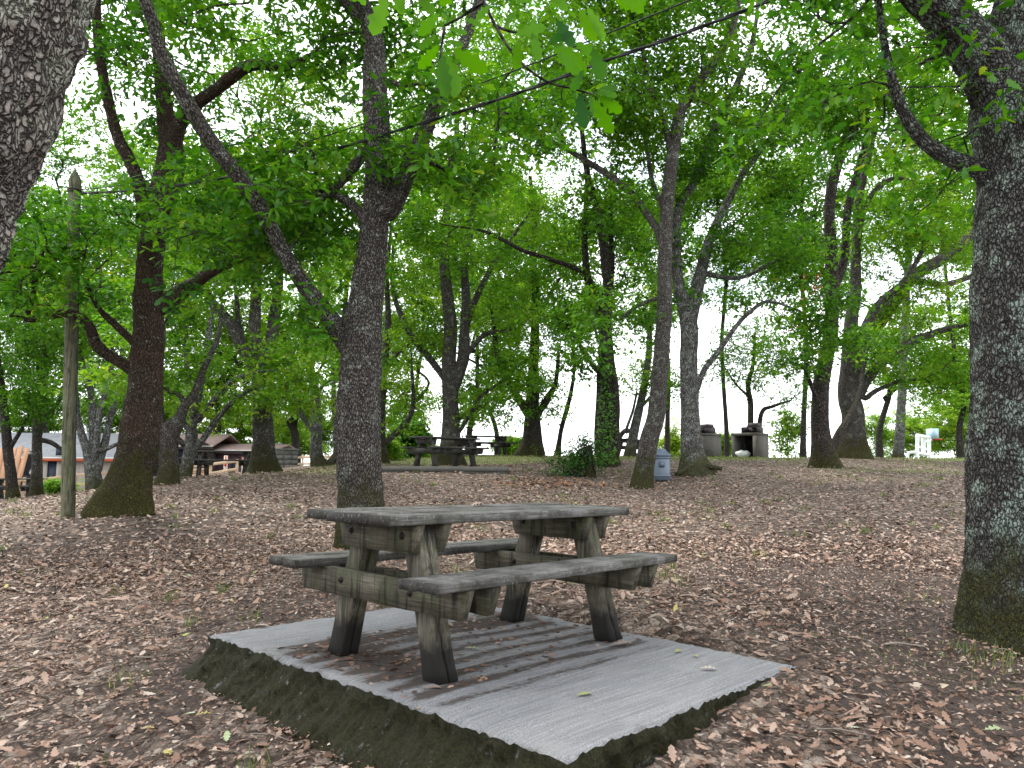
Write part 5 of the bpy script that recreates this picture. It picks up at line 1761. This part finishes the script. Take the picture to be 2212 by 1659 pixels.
def build_goal(M):
    d = 58
    g = lambda px, py, dd=0: P(px, py, d + dd)
    b = g(1990, 1000)
    root = empty('sports_goal', 'white tube goal frame with a basketball board and red hoop beyond the crest', 'goal')
    W = M['white_paint']
    def tb(name, pts, w, mat, rs=8, parent=root):
        mb = MB()
        p = resample(pts, .25)
        mb.tube(p, w, rs)
        return mb.build(name, mat, parent, True)
    tb('post', [g(1981.6, 1016), g(1981.6, 939)], .14, W)
    tb('post', [g(2007, 1016, 1.5), g(2007, 942, 1.5)], .14, W)
    tb('post', [g(1994.5, 985, 1.2), g(1994.5, 945, 1.2)], .17, W)
    tb('crossbar', [g(1981.6, 941), g(2007, 945, 1.5)], .13, W)
    tb('crossbar', [g(1981.6, 978), g(1997, 981, 1.0), g(2007, 982, 1.5)], .10, W)
    tb('rear_hoop', [g(1960, 1010, .3), g(1960.5, 990, .3), g(1962, 981, .3), g(1966, 977.5, .2), g(1981, 977)], .11, W)
    tb('arm', [g(1999, 955, 1.2), g(2012, 950, 1.6)], .09, W)
    mb = MB()
    c = g(2014, 937, 1.7)
    mb.box(c, (.42, .9, .78), np.array(Matrix.Rotation(math.radians(8), 3, 'Z')))
    bb = mb.build('backboard', M['board_blue'], root)
    a = np.linspace(0, 2 * np.pi, 24)
    c = g(2024, 948.5, 1.7)
    pts = np.stack([c[0] + .30 * np.cos(a), c[1] + .30 * np.sin(a), np.full(24, c[2]) - .04 * np.cos(a)], 1)
    mb = MB()
    mb.tube(pts, .05, 8)
    mb.beam(g(2016, 949, 1.7), g(2020, 949, 1.7), .12, .16)
    mb.build('hoop', M['hoop_red'], bb)


def build_pole(M):
    b = P(146, 1122, 11)
    t = P(162, 366, 11)
    b[2] = tz(b[0], b[1])
    root = empty('wooden_pole', 'tall grey green wooden pole with a pointed top at the left', 'pole', b)
    H = t[2] - b[2]
    lean = np.array([t[0] - b[0] - .0, 0, 0])
    mb = MB()
    zs = np.concatenate([[-.4], np.linspace(0, H - .16, 40), [H - .10, H - .04, H]])
    rs = np.array([.091 - .009 * min(1, max(0, z / H)) for z in zs])
    rs[-3:] = [.06, .03, .004]
    pts = np.array([[0, 0, z] for z in zs]) + np.outer(np.clip(zs / H, 0, 1), lean)
    pts[1:-3, 0] += (vnoise(np.stack([zs[1:-3] * .9, zs[1:-3] * 0, zs[1:-3] * 0], 1), 3) - .5) * .02
    V, fs, bk = tube(pts, rs, 40)
    V += (vnoise(V * np.array([30, 30, 2.5]), 5)[:, None] - .5) * .012
    mb.add(V, fs, 0)
    mb.build('shaft', M['pole'], root, True)
    a = np.linspace(0, 2 * np.pi, 24)
    zc = P(162, 416, 11)[2] - b[2]
    f = zc / H
    for k, dz in enumerate((0, .035)):
        mb = MB()
        mb.tube(np.stack([lean[0] * f + .09 * np.cos(a), .09 * np.sin(a), np.full(24, zc + dz)], 1), .008, 6)
        mb.build('wire_band', M['cable'], root, True)
    mb = MB()
    q = [P(155, 420, 10.88), P(155, 600, 10.9), P(152, 800, 10.9), P(165, 1080, 10.92)]
    p = resample([P(171, 420, 10.95) - b, P(170.5, 600, 10.95) - b, P(167, 800, 10.95) - b, P(160, 1060, 10.95) - b], .2)
    mb.tube(p, .009, 6)
    mb.build('down_wire', M['cable'], root)
    # the two overhead cables
    def cable(label, pts, r, twist):
        x0, x1 = pts[0][0], pts[-1][0]
        q = []
        for px, py in pts:
            f = (px - 160) / (1660 - 160)
            q.append(P(px, py, 1 / ((1 - f) / 11 + f / 6.6)))
        p = resample(q, .12)
        mb = MB()
        if twist:
            s = np.arange(len(p)) * .12
            for k in range(2):
                off = np.stack([np.zeros(len(p)), np.cos(s * 9 + k * np.pi), np.sin(s * 9 + k * np.pi)], 1) * r * .8
                mb.tube(p + off, r, 8)
        else:
            mb.tube(p, r, 8)
        o = mb.build('overhead_cable', M['cable'], None, True)
        tag(o, label, 'cable', 'cables strung from the wooden pole')
    cable('thick twisted black cable sagging from the pole across the leaves', [(164, 418), (300, 410), (480, 385), (737, 318), (854, 283), (1020, 233), (1170, 183), (1304, 133), (1474, 73), (1660, 2), (1900, -100)], .012, True)
    cable('thin black cable strung above the thick twisted one', [(164, 411), (300, 394), (547, 340), (737, 283), (954, 210), (1137, 143), (1317, 70), (1490, 0), (1700, -90)], .008, False)


def build_cabins(M):
    # long grey shed
    d = 43
    def shed(label, x0, x1, yb, ye, yr, d, depth, mats, name='shed'):
        a, b = P(x0, yb, d), P(x1, yb, d)
        h = P(x0, ye, d)[2] - a[2]
        hr = P((x0 + x1) / 2, yr, d + depth / 2)[2] - a[2]
        root = empty(name, label, 'cabin', a)
        w = b[0] - a[0]
        wm, rm, fm = mats
        mb = MB()
        mb.box((w / 2, depth / 2, h / 2 - .4), (w, depth, h + .8))
        mb.build('wall', M[wm], root)
        mb = MB()
        ov = .3
        n = max(4, int(w / .5))
        V = []
        for x in np.linspace(-ov, w + ov, n + 1):
            for y, z in ((-ov, h - .02), (depth / 2, hr), (depth + ov, h - .02)):
                V.append((x, y, z + random.uniform(-.012, .012)))
                V.append((x, y, z + .09 + random.uniform(-.012, .012)))
        fs = []
        for k in range(n):
            o, q = k * 6, k * 6 + 6
            fs += [(o + 1, q + 1, q + 3, o + 3), (o + 3, q + 3, q + 5, o + 5), (o, o + 2, q + 2, q), (o + 2, o + 4, q + 4, q + 2), (o, q, q + 1, o + 1), (o + 4, o + 5, q + 5, q + 4)]
        o = n * 6
        fs += [(0, 1, 3, 2), (2, 3, 5, 4), (o, o + 2, o + 3, o + 1), (o + 2, o + 4, o + 5, o + 3)]
        mb.add(V, fs)
        mb.build('roof', M[rm], root)
        for z, m_, tt in ((h - .10, fm, .14), (h + .02, 'gutter', .08)):
            mb = MB()
            mb.box((w / 2, -ov - .03, z), (w + 2 * ov, .05, tt))
            mb.build('fascia' if m_ == fm else 'gutter', M[m_], root)
        return root, a, h, w
    r, a, h, w = shed('low grey boarded shed with a shingle roof and red fascia at far left', -150, 256, 1064, 988, 938, 43, 6, ('wall_board', 'roof_grey', 'fascia_red'))
    def part(nm, m_, px0, px1, py0, py1, d_, root, a, proud=.05, t=.06):
        p, q = P(px0, py0, d_), P(px1, py1, d_)
        mb = MB()
        mb.box(((p[0] + q[0]) / 2 - a[0], p[1] - a[1] - proud, (p[2] + q[2]) / 2 - a[2]), (abs(q[0] - p[0]), t, abs(q[2] - p[2])))
        return mb.build(nm, M[m_], root)
    dr = part('door', 'door_dark', 101, 126, 994, 1062, 43, r, a)
    part('door_post', 'wall_board', 126, 131, 990, 1062, 43, r, a, .09)
    part('door_post', 'wall_board', 97, 101, 990, 1062, 43, r, a, .09)
    part('vent_box', 'door_dark', 123, 136, 968, 984, 42.3, r, a)
    # dark gabled cabin with a small red sign
    r, a, h, w = shed('dark brown cabin with a pale gutter behind the crooked oak', 334, 450, 1040, 964, 940, 46, 5, ('wall_dark', 'roof_tile', 'wall_dark'), 'cabin')
    part('window', 'door_dark', 388, 414, 968, 1000, 46, r, a, .04)
    part('window', 'door_dark', 346, 366, 975, 1003, 46, r, a, .04)
    g = MB()
    p0, p1, pt = P(386, 962, 45.6), P(455, 962, 45.6), P(416, 941, 45.6)
    V = []
    for dy in (0, .1):
        for p in (p0, p1, pt):
            V.append(np.array(p) - a + [0, dy - .1, 0])
    g.add(V, [(0, 1, 2), (5, 4, 3), (0, 3, 4, 1), (1, 4, 5, 2), (2, 5, 3, 0)])
    g.build('gable', M['wall_dark'], r)
    sg = part('sign', 'red_paint', 392, 402, 954.5, 960.5, 45.4, r, a, .1)
    part('sign_panel', 'gutter', 392.4, 396, 955.4, 959.6, 45.36, sg, a, .12, .02)
    # low cabin with a pink-brown tiled roof
    r, a, h, w = shed('low plum coloured cabin with a pinkish tiled roof behind the side on table', 452, 585, 1034, 974, 962, 47, 5, ('wall_plum', 'roof_tile', 'wall_plum'), 'cabin')
    part('window', 'door_dark', 500, 516, 1000, 1014, 47, r, a, .04)
    # orange board lean-to
    q = P(-14, 1060, 39)
    root = empty('board_screen', 'tall screen of orange boards leaning at the far left', 'screen', q)
    for k in range(5):
        mb = MB()
        x = .02 + k * .27
        lean = .10 * (k - 2)
        mb.beam((x, 0, -.2), (x + .08 + .05 * k, .25, 2.15 + .1 * (k % 2)), .25, .04, up=(0, 1, .1))
        mb.build('board', M['boards_orange'], root)
    q = P(50, 1052, 40)
    root = empty('tarp', 'black tarp pinched into an hourglass shape before the grey shed', 'tarp', q)
    mb = MB()
    p = resample([(.15, 0, -.1), (-.02, 0, .5), (-.05, 0, .75), (.15, 0, 1.25), (.33, 0, 1.75)], .06, [.50, .30, .20, .28, .42])
    V, fs, bk = tube(p[0], p[1], 36)
    V += (vnoise(V * np.array([9, 9, 2]), 3)[:, None] - .5) * .12
    mb.add(V, [tuple(f) for f in fs] + [tuple(range(35, -1, -1)), tuple(range(len(V) - 36, len(V)))])
    mb.build('sheet', M['tarp'], root, True)
    # rail fences
    def fence(label, posts, rails, mat, d0, d1, x0, x1, pw=.1, rh=.13, grp='wooden rail fences'):
        dep = lambda x: d0 + (d1 - d0) * (x - x0) / (x1 - x0)
        o = P(posts[0][0], posts[0][2], dep(posts[0][0]))
        root = empty('rail_fence', label, 'fence', o, grp)
        for px, yt, yb in posts:
            t, b = P(px, yt, dep(px)), P(px, yb, dep(px))
            mb = MB()
            mb.box(((t[0] + b[0]) / 2 - o[0], b[1] - o[1], (t[2] + b[2]) / 2 - o[2] - .1), (pw, pw, t[2] - b[2] + .2))
            mb.build('post', M[mat], root)
        for xa, ya, xb, yb in rails:
            p, q = P(xa, ya, dep(xa)) - o, P(xb, yb, dep(xb)) - o
            mb = MB()
            mb.beam(p + [0, -.09, 0], q + [0, -.09, 0], .05, rh)
            mb.build('rail', M[mat], root)
    fence('weathered two rail fence in front of the grey shed', [(4, 1034, 1068), (52, 1031, 1066), (87, 1033, 1064), (163, 1021, 1058), (243, 1015, 1050), (285, 1012, 1046)],
          [(2, 1042, 54, 1037), (54, 1037, 86, 1039), (86, 1037, 163, 1026), (163, 1026, 243, 1021), (243, 1021, 286, 1018), (2, 1060, 86, 1058), (86, 1057, 163, 1047), (163, 1047, 243, 1041), (243, 1041, 286, 1037)], 'wood_rail', 36.5, 38, 0, 290)
    fence('new pale timber ramp rail seen below the side on table', [(404, 1000, 1034), (455, 998, 1032), (512, 992, 1024)],
          [(402, 1010, 455, 1003), (455, 1003, 513, 996), (402, 1032, 455, 1023), (455, 1023, 513, 1013)], 'wood_new', 35, 35, 400, 520)
    fence('pale two rail fence between the dark stone barbecue and the slim upright oak', [(622, 984, 1010), (654, 982, 1007), (690, 981, 1006), (728, 981, 1006)],
          [(620, 990, 654, 988), (654, 988, 730, 986), (620, 1005, 654, 1002), (654, 1002, 730, 1001)], 'wood_new', 45, 45, 600, 700)
    # sign boards with red painted marks
    def sign(label, px, y0, y1, w, d, marks):
        a = P(px, y1, d)
        root = empty('sign_board', label, 'sign', a, 'pale sign boards with red marks')
        t = P(px, y0, d)
        hh = t[2] - a[2]
        ww = w / F * d
        mb = MB()
        mb.box((0, 0, hh / 2 - .25), (ww, .04, hh + .5))
        b = mb.build('board', M['cream'], root)
        for mk in marks(ww, hh):
            k = MB()
            if mk[0] == 'bar':
                k.beam(mk[1], mk[2], .02, mk[3], up=(0, 0, 1) if abs(mk[1][2] - mk[2][2]) < .05 else (1, 0, 0))
            else:
                a_ = np.linspace(mk[4], mk[5], 22)
                pts = np.stack([mk[1] + mk[3] * np.cos(a_), np.full(22, -.03), mk[2] + mk[3] * np.sin(a_)], 1)
                k.tube(pts, .022, 6)
            k.build('red_mark', M['red_paint'], b)
    sign('narrow pale sign board with a red arrow below the side on table', 487, 984, 1013, 8, 35.5,
         lambda w, h: [('bar', (0, -.03, h * .55), (0, -.03, h * .95), .05), ('bar', (-w * .35, -.03, h * .45), (0, -.03, h * .18), .06), ('bar', (w * .35, -.03, h * .45), (0, -.03, h * .18), .06)])
    sign('narrow pale sign board with a red ring near the forked grey oak', 526.5, 980, 1012, 9, 36,
         lambda w, h: [('arc', 0, h * .70, w * .34, 0, 6.28), ('arc', 0, h * .32, w * .30, 1.5, 5.6)])
    # poster, planks
    a = P(444, 1030, 34.6)
    t = P(444, 1005, 34.6)
    root = empty('poster_board', 'small white poster with blue and orange blots between the table legs', 'poster', a)
    hh = t[2] - a[2]
    mb = MB()
    mb.box((0, 0, hh / 2 - .2), (.16, .03, hh + .4))
    b = mb.build('board', M['white_paint'], root)
    for (x, z, r, m_) in ((.03, .12, .04, 'blue_paint'), (-.03, .22, .035, 'blue_paint'), (.0, .36, .035, 'orange_paint'), (.04, .30, .03, 'blue_paint'), (-.04, .08, .03, 'orange_paint')):
        k = MB()
        k.lathe([(r, 0), (r * .95, .008)], 14)
        o = k.build('blot', M[m_], b)
        o.location = (x, -.015, z)
        o.rotation_euler = (math.radians(90), 0, 0)
    for k, (px, py, d_, ln, lab) in enumerate(((420, 1034, 34, 1.0, 'lowest'), (421, 1028, 34, .9, 'second'), (419, 1022, 34, .95, 'third'), (420, 1016, 34, .85, 'topmost'))):
        q = P(px, py, d_)
        mb = MB()
        mb.board((-ln / 2, 0, 0), (ln / 2, .05, .05), .3, .10, 3, .003, k)
        o = mb.build('plank', M['wood_new'] if k % 2 else M['boards_orange'])
        o.location = q
        tag(o, '%s pale plank in the pile left of the small white poster' % lab, 'plank', 'planks piled by the ramp')


# ---------------------------------------------------------------- litter, grass
def scatter(M, world):
    rng = np.random.default_rng(11)
    C = np.array([-.156, 4.335])

    def inside_slab(x, y, m=.05):
        R = np.array(TILT)
        q = np.stack([x - C[0], y - C[1]], 1) @ R[:2, :2]
        return (q[:, 0] > -.954 - m - .1) & (q[:, 0] < .922 + m) & (q[:, 1] > -1.37 - m) & (q[:, 1] < 1.258 + m)

    def field(n, r0, r1, half, pw=1.0):
        a = rng.uniform(-half, half, n)
        r = np.sqrt(rng.uniform(r0 ** 2, r1 ** 2, n)) if pw == 1 else r0 * (r1 / r0) ** rng.uniform(0, 1, n)
        return r * np.sin(a), r * np.cos(a)

    def leaves(x, y, size, kind, lv, tilt, name_z=0):
        z = terrain(x, y)
        n = len(x)
        yaw = rng.uniform(0, 2 * np.pi, n)
        d = np.stack([np.cos(yaw), np.sin(yaw), rng.normal(0, tilt, n)], 1)
        d /= np.linalg.norm(d, axis=1)[:, None]
        nn = rng.normal(0, tilt, (n, 3)) + [0, 0, 1]
        flip = np.where(rng.uniform(0, 1, n) < .5, -1, 1)
        nn -= d * (nn * d).sum(1)[:, None]
        nn /= np.linalg.norm(nn, axis=1)[:, None]
        nn *= flip[:, None]
        p = np.stack([x, y, z + .012 + rng.uniform(0, .03, n)], 1)
        return leaf_cloud(p, d, nn, size, kind, lv)

    def drift(x, y):
        g = .35 + .9 * np.exp(-((x + 1.0) / 1.1) ** 2 - ((y - 2.9) / .8) ** 2) + 1.2 * np.exp(-((x - 1.35) / .55) ** 2 - ((y - 3.3) / .9) ** 2)
        g += .8 * np.exp(-((x - 1.7) / .8) ** 2 - ((y - 5.6) / .9) ** 2) + .45 * smooth(-1.5, -3, x) * smooth(9, 6, y)
        g += .5 * (n2(x, y, .9, 31) - .45)
        b, gr, pl = masks(x, y)
        return np.clip(g - .55 * np.clip(b, 0, 1), .06, 1.3)

    mb = MB()
    # near field: real lobed, curled leaves
    x, y = field(34000, 1.4, 8.5, .68)
    k = (rng.uniform(0, 1.3, len(x)) < drift(x, y)) & ~inside_slab(x, y)
    x, y = x[k], y[k]
    n = len(x)
    dr = np.clip(drift(x, y), 0, 1)
    lv = np.clip(rng.beta(2.2, 2.0, n) * .88 - .10 * (dr - .5) + .04, 0, .93)
    lv = np.where(rng.uniform(0, 1, n) < .012, rng.uniform(.95, 1, n), lv)
    V, fs, l_ = leaves(x, y, (.025 + .075 * rng.uniform(0, 1, n) ** 2.2), 'lobed', lv, .28)
    # curl
    mb.add(V, fs, 0, lv=l_)
    # crumbs
    x, y = field(60000, 1.4, 10, .68)
    k = ~inside_slab(x, y)
    x, y = x[k], y[k]
    n = len(x)
    V, fs, l_ = leaves(x, y, rng.uniform(.012, .036, n), 'quad', np.clip(rng.beta(1.6, 1.6, n) * .92, 0, .93), .35)
    mb.add(V, fs, 0, lv=l_)
    # middle distance
    x, y = field(80000, 8, 29, .72, 0)
    k = rng.uniform(0, 1.1, len(x)) < np.clip(drift(x, y) + .35, 0, 1) * smooth(29, 25, y - .05 * x) + .02
    x, y = x[k], y[k]
    n = len(x)
    V, fs, l_ = leaves(x, y, rng.uniform(.035, .08, n), 'six', np.clip(rng.beta(2.6, 1.7, n) * .93, 0, .93), .3)
    mb.add(V, fs, 0, lv=l_)
    o = mb.build('fallen_leaves', M['litter'])
    tag(o, 'dry brown and tan oak leaves littering the ground', 'fallen leaves', kind='stuff')
    # rusty patch
    q = P(1180, 1045, 16.8)
    mb = MB()
    n = 420
    x = q[0] + rng.normal(0, .75, n)
    y = q[1] + rng.normal(0, .55, n)
    V, fs, l_ = leaves(x, y, rng.uniform(.05, .11, n), 'six', rng.uniform(0, 1, n), .35)
    mb.add(V, fs, 0, lv=l_)
    o = mb.build('rusty_leaves', M['rusty'])
    tag(o, 'patch of rusty red fallen leaves beyond the near table', 'fallen leaves', kind='stuff')
    # twigs on the ground
    mb = MB()
    x, y = field(900, 1.6, 10, .68)
    k = ~inside_slab(x, y)
    x, y = x[k], y[k]
    z = terrain(x, y)
    for i in range(len(x)):
        L = rng.uniform(.04, .22)
        a = rng.uniform(0, 6.28)
        v = np.array([math.cos(a), math.sin(a), rng.normal(0, .06)]) * L
        p0 = np.array([x[i], y[i], z[i] + .02])
        mid = p0 + v * .5 + rng.normal(0, .012, 3)
        mb.tube([p0, mid, p0 + v], rng.uniform(.002, .005), 4, 0 if rng.uniform() < .7 else 1)
    o = mb.build('twigs', [M['twig'], M['twig_pale']])
    tag(o, 'small broken twigs scattered among the leaves', 'twigs', kind='stuff')
    # grass
    gx, gy, gh, gl = [], [], [], []
    x, y = field(90000, 12, 33, .78, 0)
    b, g, p = masks(x, y)
    k = rng.uniform(0, 1, len(x)) < np.clip(g - .25, 0, 1) * .8
    x, y = x[k], y[k]
    gx.append(x); gy.append(y); gh.append(rng.uniform(.03, .09, len(x))); gl.append(np.clip(rng.normal(.45, .2, len(x)), 0, 1))
    # tufts nearer
    tx, ty = field(150, 2.6, 20, .70)
    k = ~inside_slab(tx, ty, .1)
    tx, ty = tx[k], ty[k]
    for cx, cy in list(zip(tx, ty)) + [(P(860, 1350, 5.6)[0], P(860, 1350, 5.6)[1])] * 1 + [tuple(P(470, 1310, 6.4)[:2]), tuple(P(490, 1290, 6.6)[:2]), tuple(P(2150, 1390, 4.6)[:2]), tuple(P(2080, 1350, 4.7)[:2]), tuple(P(2190, 1420, 4.4)[:2])]:
        m = int(rng.uniform(8, 26))
        s = rng.uniform(.03, .10)
        gx.append(cx + rng.normal(0, s, m)); gy.append(cy + rng.normal(0, s, m)); gh.append(rng.uniform(.03, .10, m)); gl.append(np.clip(rng.normal(.4, .25, m), 0, 1))
    # dry tufts round the right oak
    m = 380
    c = P(2190, 1410, 4.5)
    gx.append(c[0] + rng.normal(0, .5, m)); gy.append(c[1] + rng.normal(-.1, .35, m)); gh.append(rng.uniform(.015, .04, m)); gl.append(np.clip(rng.normal(.6, .2, m), 0, 1))
    gx, gy, gh, gl = map(np.concatenate, (gx, gy, gh, gl))
    n = len(gx)
    gz = terrain(gx, gy)
    base = np.stack([gx, gy, gz], 1)
    a = rng.uniform(0, 6.28, n)
    r = np.hypot(gx, gy)
    w = .0022 + .00028 * r
    side = np.stack([np.cos(a), np.sin(a), np.zeros(n)], 1) * w[:, None]
    tipd = np.stack([np.cos(a + 1.6), np.sin(a + 1.6), np.zeros(n)], 1) * (gh * rng.uniform(.2, .8, n))[:, None]
    V = np.stack([base - side, base + side, base + side * .7 + tipd * .4 + np.stack([0 * gh, 0 * gh, gh * .6], 1), base - side * .7 + tipd * .4 + np.stack([0 * gh, 0 * gh, gh * .6], 1),
                  base + tipd + np.stack([0 * gh, 0 * gh, gh], 1)], 1).reshape(-1, 3)
    i = np.arange(n)[:, None] * 5
    mb = MB()
    mb.add(V, i + np.array([[0, 1, 2, 3]]), 0, lv=np.repeat(gl, 5))
    mb.add(V[:0], [], 0)
    mb.f.append((i + np.array([[3, 2, 4]]), 0, 0))
    o = mb.build('grass', M['grass'])
    tag(o, 'short grass along the crest and in sparse tufts', 'grass', kind='stuff')

    # debris on the slab
    R = np.array(TILT)
    n = 1500
    u = rng.uniform(-.9, .85, n)
    v = rng.uniform(-.5, .75, n)
    wgt = np.exp(-((u + .6) / .25) ** 2 - ((v - .05) / .4) ** 2) + .5 * np.exp(-((v - .52) / .12) ** 2) + .25 * smooth(.7, .5, np.abs(v)) + .3 * np.exp(-((u - .7) / .2) ** 2 - ((v - .3) / .3) ** 2)
    k = rng.uniform(0, 1, n) < wgt
    u, v = u[k], v[k]
    n = len(u)
    p = np.stack([u, v, np.full(n, .006)], 1) @ R.T + np.array([-.156, 4.335, EZ - .979])
    yaw = rng.uniform(0, 6.28, n)
    d = np.stack([np.cos(yaw), np.sin(yaw), rng.normal(0, .15, n)], 1)
    nn = rng.normal(0, .2, (n, 3)) + [0, 0, 1]
    nn -= d * (nn * d).sum(1)[:, None]
    nn /= np.linalg.norm(nn, axis=1)[:, None]
    V, fs, l_ = leaf_cloud(p, d, nn, rng.uniform(.012, .05, n), 'six', np.clip(rng.beta(1.3, 2.2, n) * .8, 0, .9))
    mb = MB()
    mb.add(V, fs, 0, lv=l_)
    o = mb.build('leaf_crumbs', M['litter'])
    tag(o, 'crumbled dark leaf debris lying on the slab under the table', 'leaf debris', kind='stuff')

    # single leaves one can point to: on the slab, on the table top, a few big ones on the ground
    V0, f0 = leaf_shape('lobed')

    def single(label, pos, yaw, size, tone, up=(0, 0, 1), curl=.0, group=None, roll=0.0):
        q = V0.copy()
        q[:, 2] += curl * (np.abs(q[:, 1]) * 2.2) ** 1.4 + curl * .5 * (q[:, 0] - .5) ** 2
        q[:, 0] -= .5
        q *= size
        c, s = math.cos(yaw), math.sin(yaw)
        Rz = np.array([[c, -s, 0], [s, c, 0], [0, 0, 1]])
        q = q @ Rz.T
        q[:, 2] -= q[:, 2].min()
        m = MB()
        m.add(q, f0, 0, lv=np.full(len(q), tone))
        o = m.build('fallen_leaf', M['litter'])
        o.location = pos
        tag(o, label, 'leaf', group)
    # slab leaves measured in the photograph (2212-wide coordinates)
    def on_slab(px, py):
        w = ray(px, py)
        nrm = R @ np.array([0, 0, 1.0])
        c = np.array([-.156, 4.335, EZ - .979])
        t = ((c - np.array([0, 0, EZ])) @ nrm) / (w @ nrm)
        return np.array([0, 0, EZ]) + w * t + nrm * .004
    sl = [('yellow green leaf on the slab below the near seat end', 1262, 1505, .085, .97, .6), ('tan leaf on the slab under the table middle', 1075, 1393, .06, .75, 1.1), ('green tinted leaf flat under the table', 1020, 1405, .09, .985, .2),
          ('small orange leaf under the table beside the tan one', 1060, 1378, .06, .45, 2.0), ('pale leaf on the slab left of the left leg', 565, 1355, .09, .9, .3), ('yellow leaf near the far right slab corner', 1465, 1410, .07, .96, .9),
          ('curled pale leaf on the right slab edge', 1530, 1448, .09, .88, .1), ('tan curled leaf against the right rear leg foot', 1345, 1395, .13, .70, .4), ('tiny orange leaf on the bare slab front', 1264, 1467, .035, .5, 2.2), ('tiny pale leaf chip near the slab left edge', 505, 1372, .04, .85, .5),
          ('small yellow leaf on the slab right part', 1505, 1420, .05, .96, 1.4), ('tan leaf by the near leg foot', 935, 1490, .08, .6, .3), ('pale leaf chip behind the near leg', 905, 1393, .05, .92, .7), ('pinkish leaf between the near leg and the slab edge', 905, 1533, .04, .66, .9)]
    for lab, px, py, s, tone, yaw in sl:
        single(lab, on_slab(px, py), yaw, s, tone, curl=.22, group='leaves lying on the near slab')
    Rt = np.array(TILT)
    tc = np.array([-.156, 4.335, EZ - .979])
    single('curled tan leaf lying on the middle of the table top', tc + Rt @ np.array([.02, .09, .751]), .9, .10, .72, curl=.55)
    for k, (px, py, d_, s, tone, yaw, lab) in enumerate(((1785, 1552, 3.55, .13, .45, .2, 'big orange brown oak leaf right of the slab'), (1660, 1545, 3.6, .10, .62, 1.0, 'tan leaf leaning by the slab right side'),
                                                        (2040, 1505, 3.9, .085, .93, .9, 'pale cream leaf on dark soil toward the right oak'), (375, 1570, 3.75, .11, .55, 2.4, 'upright rusty leaf in front of the slab left corner'),
                                                        (790 - 470, 1560, 3.7, .06, .95, .4, 'yellow green leaf left of the upright rusty leaf'), (1440 + 500, 1490, 4.0, .09, .7, -.3, 'curled pale tan leaf below the right oak'),
                                                        (2150, 1615, 3.45, .10, .985, .1, 'green leaf near the lower right corner'), (440, 1553, 3.8, .08, .955, .5, 'yellow leaf below the mossy slab side'))):
        q = P(px, py, d_)
        q[2] = tz(q[0], q[1]) + .025
        single(lab, q, yaw, s, tone, curl=.4, group=None)
    # pale stick on the right
    a, b = P(1910, 1408, 4.55), P(1998, 1406, 4.6)
    a[2] = tz(a[0], a[1]) + .03
    b[2] = tz(b[0], b[1]) + .03
    mb = MB()
    p = resample([a, a * .66 + b * .34 + [0, 0, .012], a * .3 + b * .7 + [0, .01, .003], b], .03)
    mb.tube(p, .006, 8)
    o = mb.build('stick', M['twig_pale'])
    tag(o, 'thin pale stick lying on bare soil left of the right oak', 'stick')


def main():
    define_trees()
    extra = []
    for T in TREES:
        b = T['limbs'][0][0]
        if T['name'] == 'leaning_oak' or T['d'] > 32:
            continue
        extra.append((b[0], b[1], T['d']))
    extra += [(146, 1122, 11), (1426, 1042, 18.2), (1617, 988, 30), (1519, 988, 31.5), (962, 1018, 18.4), (486, 1034, 22), (30, 1082, 27), (1050, 985, 29), (1361, 988, 32), (336, 1037, 27)]
    terrain_fit(extra)
    make_camera()
    make_world()
    M = make_materials()
    build_ground(M)
    world = hero_slab(M)
    build_tables(M)
    build_bin(M)
    build_bbqs(M)
    build_goal(M)
    build_pole(M)
    build_cabins(M)
    for T in TREES:
        build_tree(T, M)
    build_shrubs(M)
    build_ivy_and_twig(M)
    scatter(M, world)


main()
